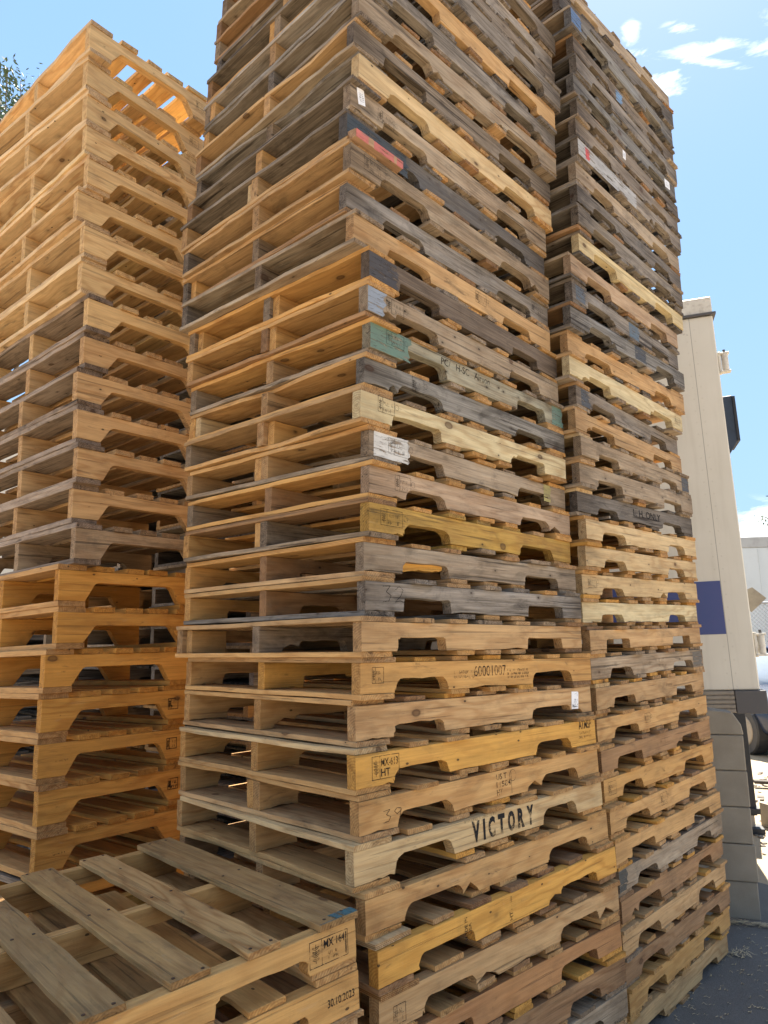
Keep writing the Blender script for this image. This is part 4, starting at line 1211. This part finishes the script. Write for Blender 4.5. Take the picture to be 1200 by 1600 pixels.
# the pallet frame puts u = 0 at the far (right) end here, so its corner is the other end of the stringer
RF = Matrix.Rotation(rad(FP[3]), 3, 'Z') @ Matrix.Rotation(rad(FP[4]), 3, 'X') @ Matrix.Rotation(rad(FP[5]), 3, 'Y')
top_z = None
heights = [.089, .089] + [.0857] * 6
off = 0.0
for k, h in enumerate(heights):
    c = Vector(FP[:3]) - RF.col[2] * (.016 + off) + RF.col[0] * (-1.219 + (0, .004, -.006, .004, 0, .006, 0, 0)[k])
    damp = max(0.0, 1 - k / 7.0)
    r = gma_pallet((c.x, c.y, c.z, FP[3], FP[4], FP[5]), h, .016, .016, T['fresh'] if k < 2 else T['tan'], T['wtan'] if k else (.60, .37, .15, .30),
                   key='F%d' % k, us=[(1.219 - b, 1.219 - a) for a, b in us] if k == 0 else None, mess=.3 if k == 0 else 1, side=T['fresh'] if k == 0 else None, style='rect' if k else 'mid', pool=WARM if k else ['tan'])
    if k == 0:
        FRONT = r
        lab = 'open decked pallet on top of the low front stack, grey boards and blue corner'
    elif k == 1: lab = 'orange pallet stamped 30.10.2023, directly under the open decked one in front'
    else: lab = 'tan pallet in the low front stack, %s below its open decked top pallet' % ORD[k]
    tag(r, lab, 'pallet', GF)
    off += h + .032

# the front pallet's deck: nail heads and a blue painted corner
nm = plain('nail_rust', (.09, .05, .03), .6, metal=.4, dirt=.3)
for ch in list(FRONT.children):
    if ch.name.startswith('deck_board'):
        for x in (-.489, 0.0, .489):
            for s_ in (-1, 1):
                mb = MB()
                px, py = x + random.uniform(-.008, .008), s_ * .028 + random.uniform(-.006, .006)
                mb.cyl((px, py, .0072), (px, py, .0086), .0042, n=10)
                mb.build('nail_head', nm, ch)
ends = [c for c in FRONT.children if c.name.startswith('deck_board')]
lead = max(ends, key=lambda c: c.location.x)
mb = MB(); mb.box(-.5095, -.480, -.062, .010, .0076, .0083)
me_o = mb.build('paint_patch', PAINT, lead, color=(.05, .13, .14, 1))
mb = MB(); mb.box(-.5115, -.5100, -.060, .060, -.0078, .0080)
mb.build('paint_patch', PAINT, lead, color=(.05, .13, .14, 1))

# ------------------------------------------------------------------ marks on the middle stack
def boxed(w=.075, h=.05, l1=None, l2=None, wheat=True, t=.0013, seed=1, extra=True):
    f = Flat()
    f.rect(0, 0, w, h, t)
    x = w * .28
    f.line([(x, 0), (x, h)], t)
    f.wheat(w * .14, h * .14, h * .7, w * .15, t * .9)
    if l1: f.text(l1, x + w * .04, h * .54, w * .64, h * .34, .01)
    else: f.scrawl(x + w * .05, h * .5, w * .55, h * .4, 1, t * .8, seed)
    if l2: f.text(l2, x + w * .04, h * .10, w * .34, h * .34, .01)
    else: f.scrawl(x + w * .05, h * .1, w * .5, h * .4, 1, t * .8, seed + 7)
    if extra and not l1:
        n = 12; r = h * .18; cx_, cy_ = w * 1.15, h * .6
        f.line([(cx_ + r * math.cos(2 * math.pi * k / n), cy_ + r * math.sin(2 * math.pi * k / n)) for k in range(n + 1)], t * .7)
    return f
def hand(st, w, h, t=.0016):
    f = Flat()
    G = {'3': [[(0, .95), (.45, 1), (.2, .62), (.5, .4), (.35, .05), (0, .0)]],
         '2': [[(0, .75), (.25, 1), (.5, .8), (.35, .4), (0, 0), (.3, .1), (.6, .0)]],
         '9': [[(.5, .9), (.2, 1), (.02, .75), (.2, .5), (.5, .7), (.5, .9), (.42, .3), (.35, -.1)]]}
    x = 0
    for ch in st:
        for pl in G[ch]: f.line([((x + a) * w, b * h) for a, b in pl], t)
        x += .75
    return f
on_face('C14', boxed(seed=3), .115, .024)
on_face('C15', boxed(.095, .052, seed=5), .088, .024)
on_face('C16', boxed(seed=9), .075, .036)
on_face('C17', boxed(.06, .05, seed=12), .225, .030)
on_face('C18', boxed(.085, .045, seed=15), .075, .036)
on_face('C19', boxed(.085, .05, seed=17), .092, .028)
on_face('C21', boxed(.07, .045, seed=19), .66, .03)
on_face('C22', boxed(.07, .045, seed=29), 1.09, .03)
on_face('C23', boxed(.10, .055, seed=21), .06, .025)
on_face('C25', boxed(.08, .045, seed=24), .13, .022)
on_face('C13', boxed(.10, .05, seed=25), .05, .025)
on_face('C9', boxed(.045, .045, seed=31, extra=False), .045, .03)
on_face('C7', boxed(.104, .062, 'MX-613', 'HT', t=.0014), .060, .018)
f = Flat(); f.text('ATMSP', 0, .02, .085, .032, .012); f.scrawl(0, -.012, .085, .028, 2, .001, 44); on_face('C7', f, 1.105, .040, 'lettering')
f = hand('39', .055, .032); on_face('C6', f, .09, .020, 'handwriting')
f = hand('32', .07, .048, .0018); on_face('C11', f, .07, .028, 'handwriting')
f = Flat(); f.text('US T', 0, .048, .055, .018, .006); f.text('11584', 0, .024, .075, .018, .006); f.text('HT', 0, 0, .03, .018, .006)
n = 14; f.line([(.088 + .018 * math.cos(2 * math.pi * k / n), .052 + .018 * math.sin(2 * math.pi * k / n)) for k in range(n + 1)], .0013)
f.line([(.079, -.004), (.079, .07)], .0013)
on_face('C6', f, .595, .012, 'stamp')
# the stencilled word
STEN = ink_material('stencil_paint', (.02, .019, .02), .50, .64, 110)
f = Flat()
x = 0
for ch, wch in zip('VICTORY', (.036, .010, .032, .034, .036, .034, .036)):
    f.text(ch, x, 0, wch, .062, .055); x += wch + .016
on_face('C5', f, .475, .014, 'lettering', STEN, lift=.0011)
f = Flat(); f.scrawl(0, 0, .16, .012, 1, .0008, 71); on_face('C5', f, .44, .078, 'lettering')
f = Flat(); f.text('60001007', 0, 0, .17, .034, -.004); f.scrawl(-.10, -.004, .10, .03, 2, .0012, 73); f.scrawl(.18, -.012, .12, .036, 3, .0016, 75)
on_face('C9', f, .50, .036, 'lettering', INK)
f = Flat(); f.text('MADE IN', 0, .018, .062, .013, .004); f.text('USA', .012, 0, .030, .013, .004); on_face('C3', f, .375, .016, 'stamp', turn=90)
f = Flat(); f.text('HT', 0, 0, .024, .016, .004); f.scrawl(.03, .001, .04, .012, 1, .0009, 12); on_face('C3', f, .575, .012, 'stamp', turn=90)
on_face('C2', boxed(.045, .045, seed=61, extra=False), .05, .012)
f = Flat(); f.text('PC/   H-SC   Airson', 0, 0, .30, .026, .003); on_face('C18', f, .36, .048, 'lettering')
GREENP = (.12, .20, .155)
paint_patch('C18', .0, .19, .001, .0865, GREENP, seed=4)
paint_patch('C18', 1.13, 1.2185, .001, .0865, (.13, .22, .18), seed=5)
paint_patch('C15', .02, .185, .004, .0855, (.62, .60, .56), seed=6)
paint_patch('C19', .004, .085, .002, .0865, (.26, .30, .36), seed=7)
paint_patch('C24', .002, .30, .002, .086, (.030, .042, .052), seed=8)
paint_patch('C20', .0, .14, .002, .086, (.045, .04, .042), seed=9)
paint_patch('C15', .76 + .28, 1.10, .01, .082, (.33, .28, .10), seed=19)
label_card('C25', .048, .058, .036, .060, -12)
label_card('C8', 1.105, .050, .048, .066, 4, marks=lambda f: (f.text('M', -.018, -.027, .012, .012, .02), f.scrawl(-.004, -.026, .018, .034, 4, .0014, 3), f.line([(-.004, .022), (.012, .028), (.016, .018)], .001)))
# a red painted board end laid along the corner of the blackened pallet, and a splint in a notch
s, ln, h = STR['C23']
ro = part('repair_block', board_mesh(.23, .036, .030, 0), STR['C24'][0].parent, (-.61 + .125, -.508 - .016, .018), 0, (.60, .40, .26, .3))
mb = MB(); mb.box(-.113, .113, -.0194, -.0186, -.0145, .0145)
mb.build('paint_patch', PAINT, ro, color=(.55, .15, .12, 1))
s, ln, h = STR['C12']
w_ = part('repair_block', board_mesh(.19, .05, .034, .006), s.parent, (-.61 + .285, -.508 + .040, .058), 0, T['gold'], rot=(rad(90), rad(-4), rad(-3)))

# right stack marks
f = Flat(); f.text('L. H. ONLY', 0, 0, .30, .036, .018); on_face('R18', f, .52, .032, 'lettering', STEN)
DP = (.050, .055, .065)
paint_patch('R20', 1.12, 1.21, .006, .082, DP, seed=31)
paint_patch('R22', .045, .125, .003, .082, DP, seed=32)
paint_patch('R26', .03, .115, .008, .08, (.08, .095, .115), seed=33)
paint_patch('R26', .58, .70, .004, .082, (.10, .14, .18), seed=34)
paint_patch('R25', .62, .74, .01, .082, (.045, .05, .06), seed=35)
paint_patch('R38', .0, .095, .006, .085, (.09, .16, .30), seed=36)
paint_patch('R37', .45, .52, .004, .07, (.16, .28, .46), seed=46)
paint_patch('R32', .07, .11, .012, .075, (.55, .07, .07), seed=37)
paint_patch('R32', .0, .62, .001, .083, (.40, .39, .38), seed=38, lift=.0003)
paint_patch('R5', .0, .07, .003, .08, (.03, .035, .035), seed=47)
paint_patch('R12', 1.08, 1.20, .004, .08, (.10, .085, .07), seed=48)
label_card('R34', .50, .05, .035, .05, 3)
label_card('R35', 1.10, .045, .075, .05, -6)
on_face('R15', boxed(.07, .045, seed=81), .05, .03)
on_face('R8', boxed(.07, .05, seed=82, extra=False), .035, .02)
on_face('R7', boxed(.07, .05, seed=83), .50, .02)
on_face('R10', boxed(.06, .04, seed=84), .45, .028)
on_face('R23', boxed(.06, .04, seed=88), 1.12, .028)
f = Flat(); f.scrawl(0, 0, .07, .018, 1, .001, 85); on_face('R11', f, .72, .05, 'lettering')
f = Flat(); f.scrawl(0, 0, .08, .03, 1, .0013, 86); on_face('R8', f, .56, .03, 'lettering')
f = Flat(); f.scrawl(0, 0, .1, .03, 1, .0013, 87); on_face('R9', f, .58, .04, 'lettering')
f = Flat(); f.scrawl(0, 0, .05, .05, 2, .0016, 89); on_face('R12', f, .66, .02, 'lettering')
# left stack marks
for i, sd_ in ((21, 1), (20, 2), (19, 3), (18, 4)):
    on_face('L%d' % i, boxed(.06, .045, seed=90 + sd_, extra=False), .59, .05)
for i in (2, 3, 1):
    on_face('L%d' % i, boxed(.05, .045, seed=95 + i, extra=False, t=.003), .565, .045)
for i in (4, 3, 1, 2, 0, 21, 19, 12, 8):
    f = Flat(); f.scrawl(0, 0, .045 if i in (2, 0) else .014, .010, 1, .0014, 50 + i); on_face('L%d' % i, f, .07, .05 if i > 5 else .055, 'lettering')
# front stack marks: this frame starts at the far end, so the visible corner is u = 1.219
f = Flat(); f.rect(0, 0, .115, .058, .0014); f.line([(.036, 0), (.036, .058)], .0014); f.wheat(.018, .008, .042, .018, .0013)
f.text('MX 164', .042, .034, .064, .019, .018); f.scrawl(.056, .005, .03, .024, 2, .0011, 33); f.line([(.109, .005), (.110, .052)], .0035)
on_face('F0', f, 1.219 - .142, .015)
f = Flat(); f.text('30.10.2023', 0, 0, .082, .018, .006); on_face('F1', f, 1.219 - .098, .036, 'lettering')
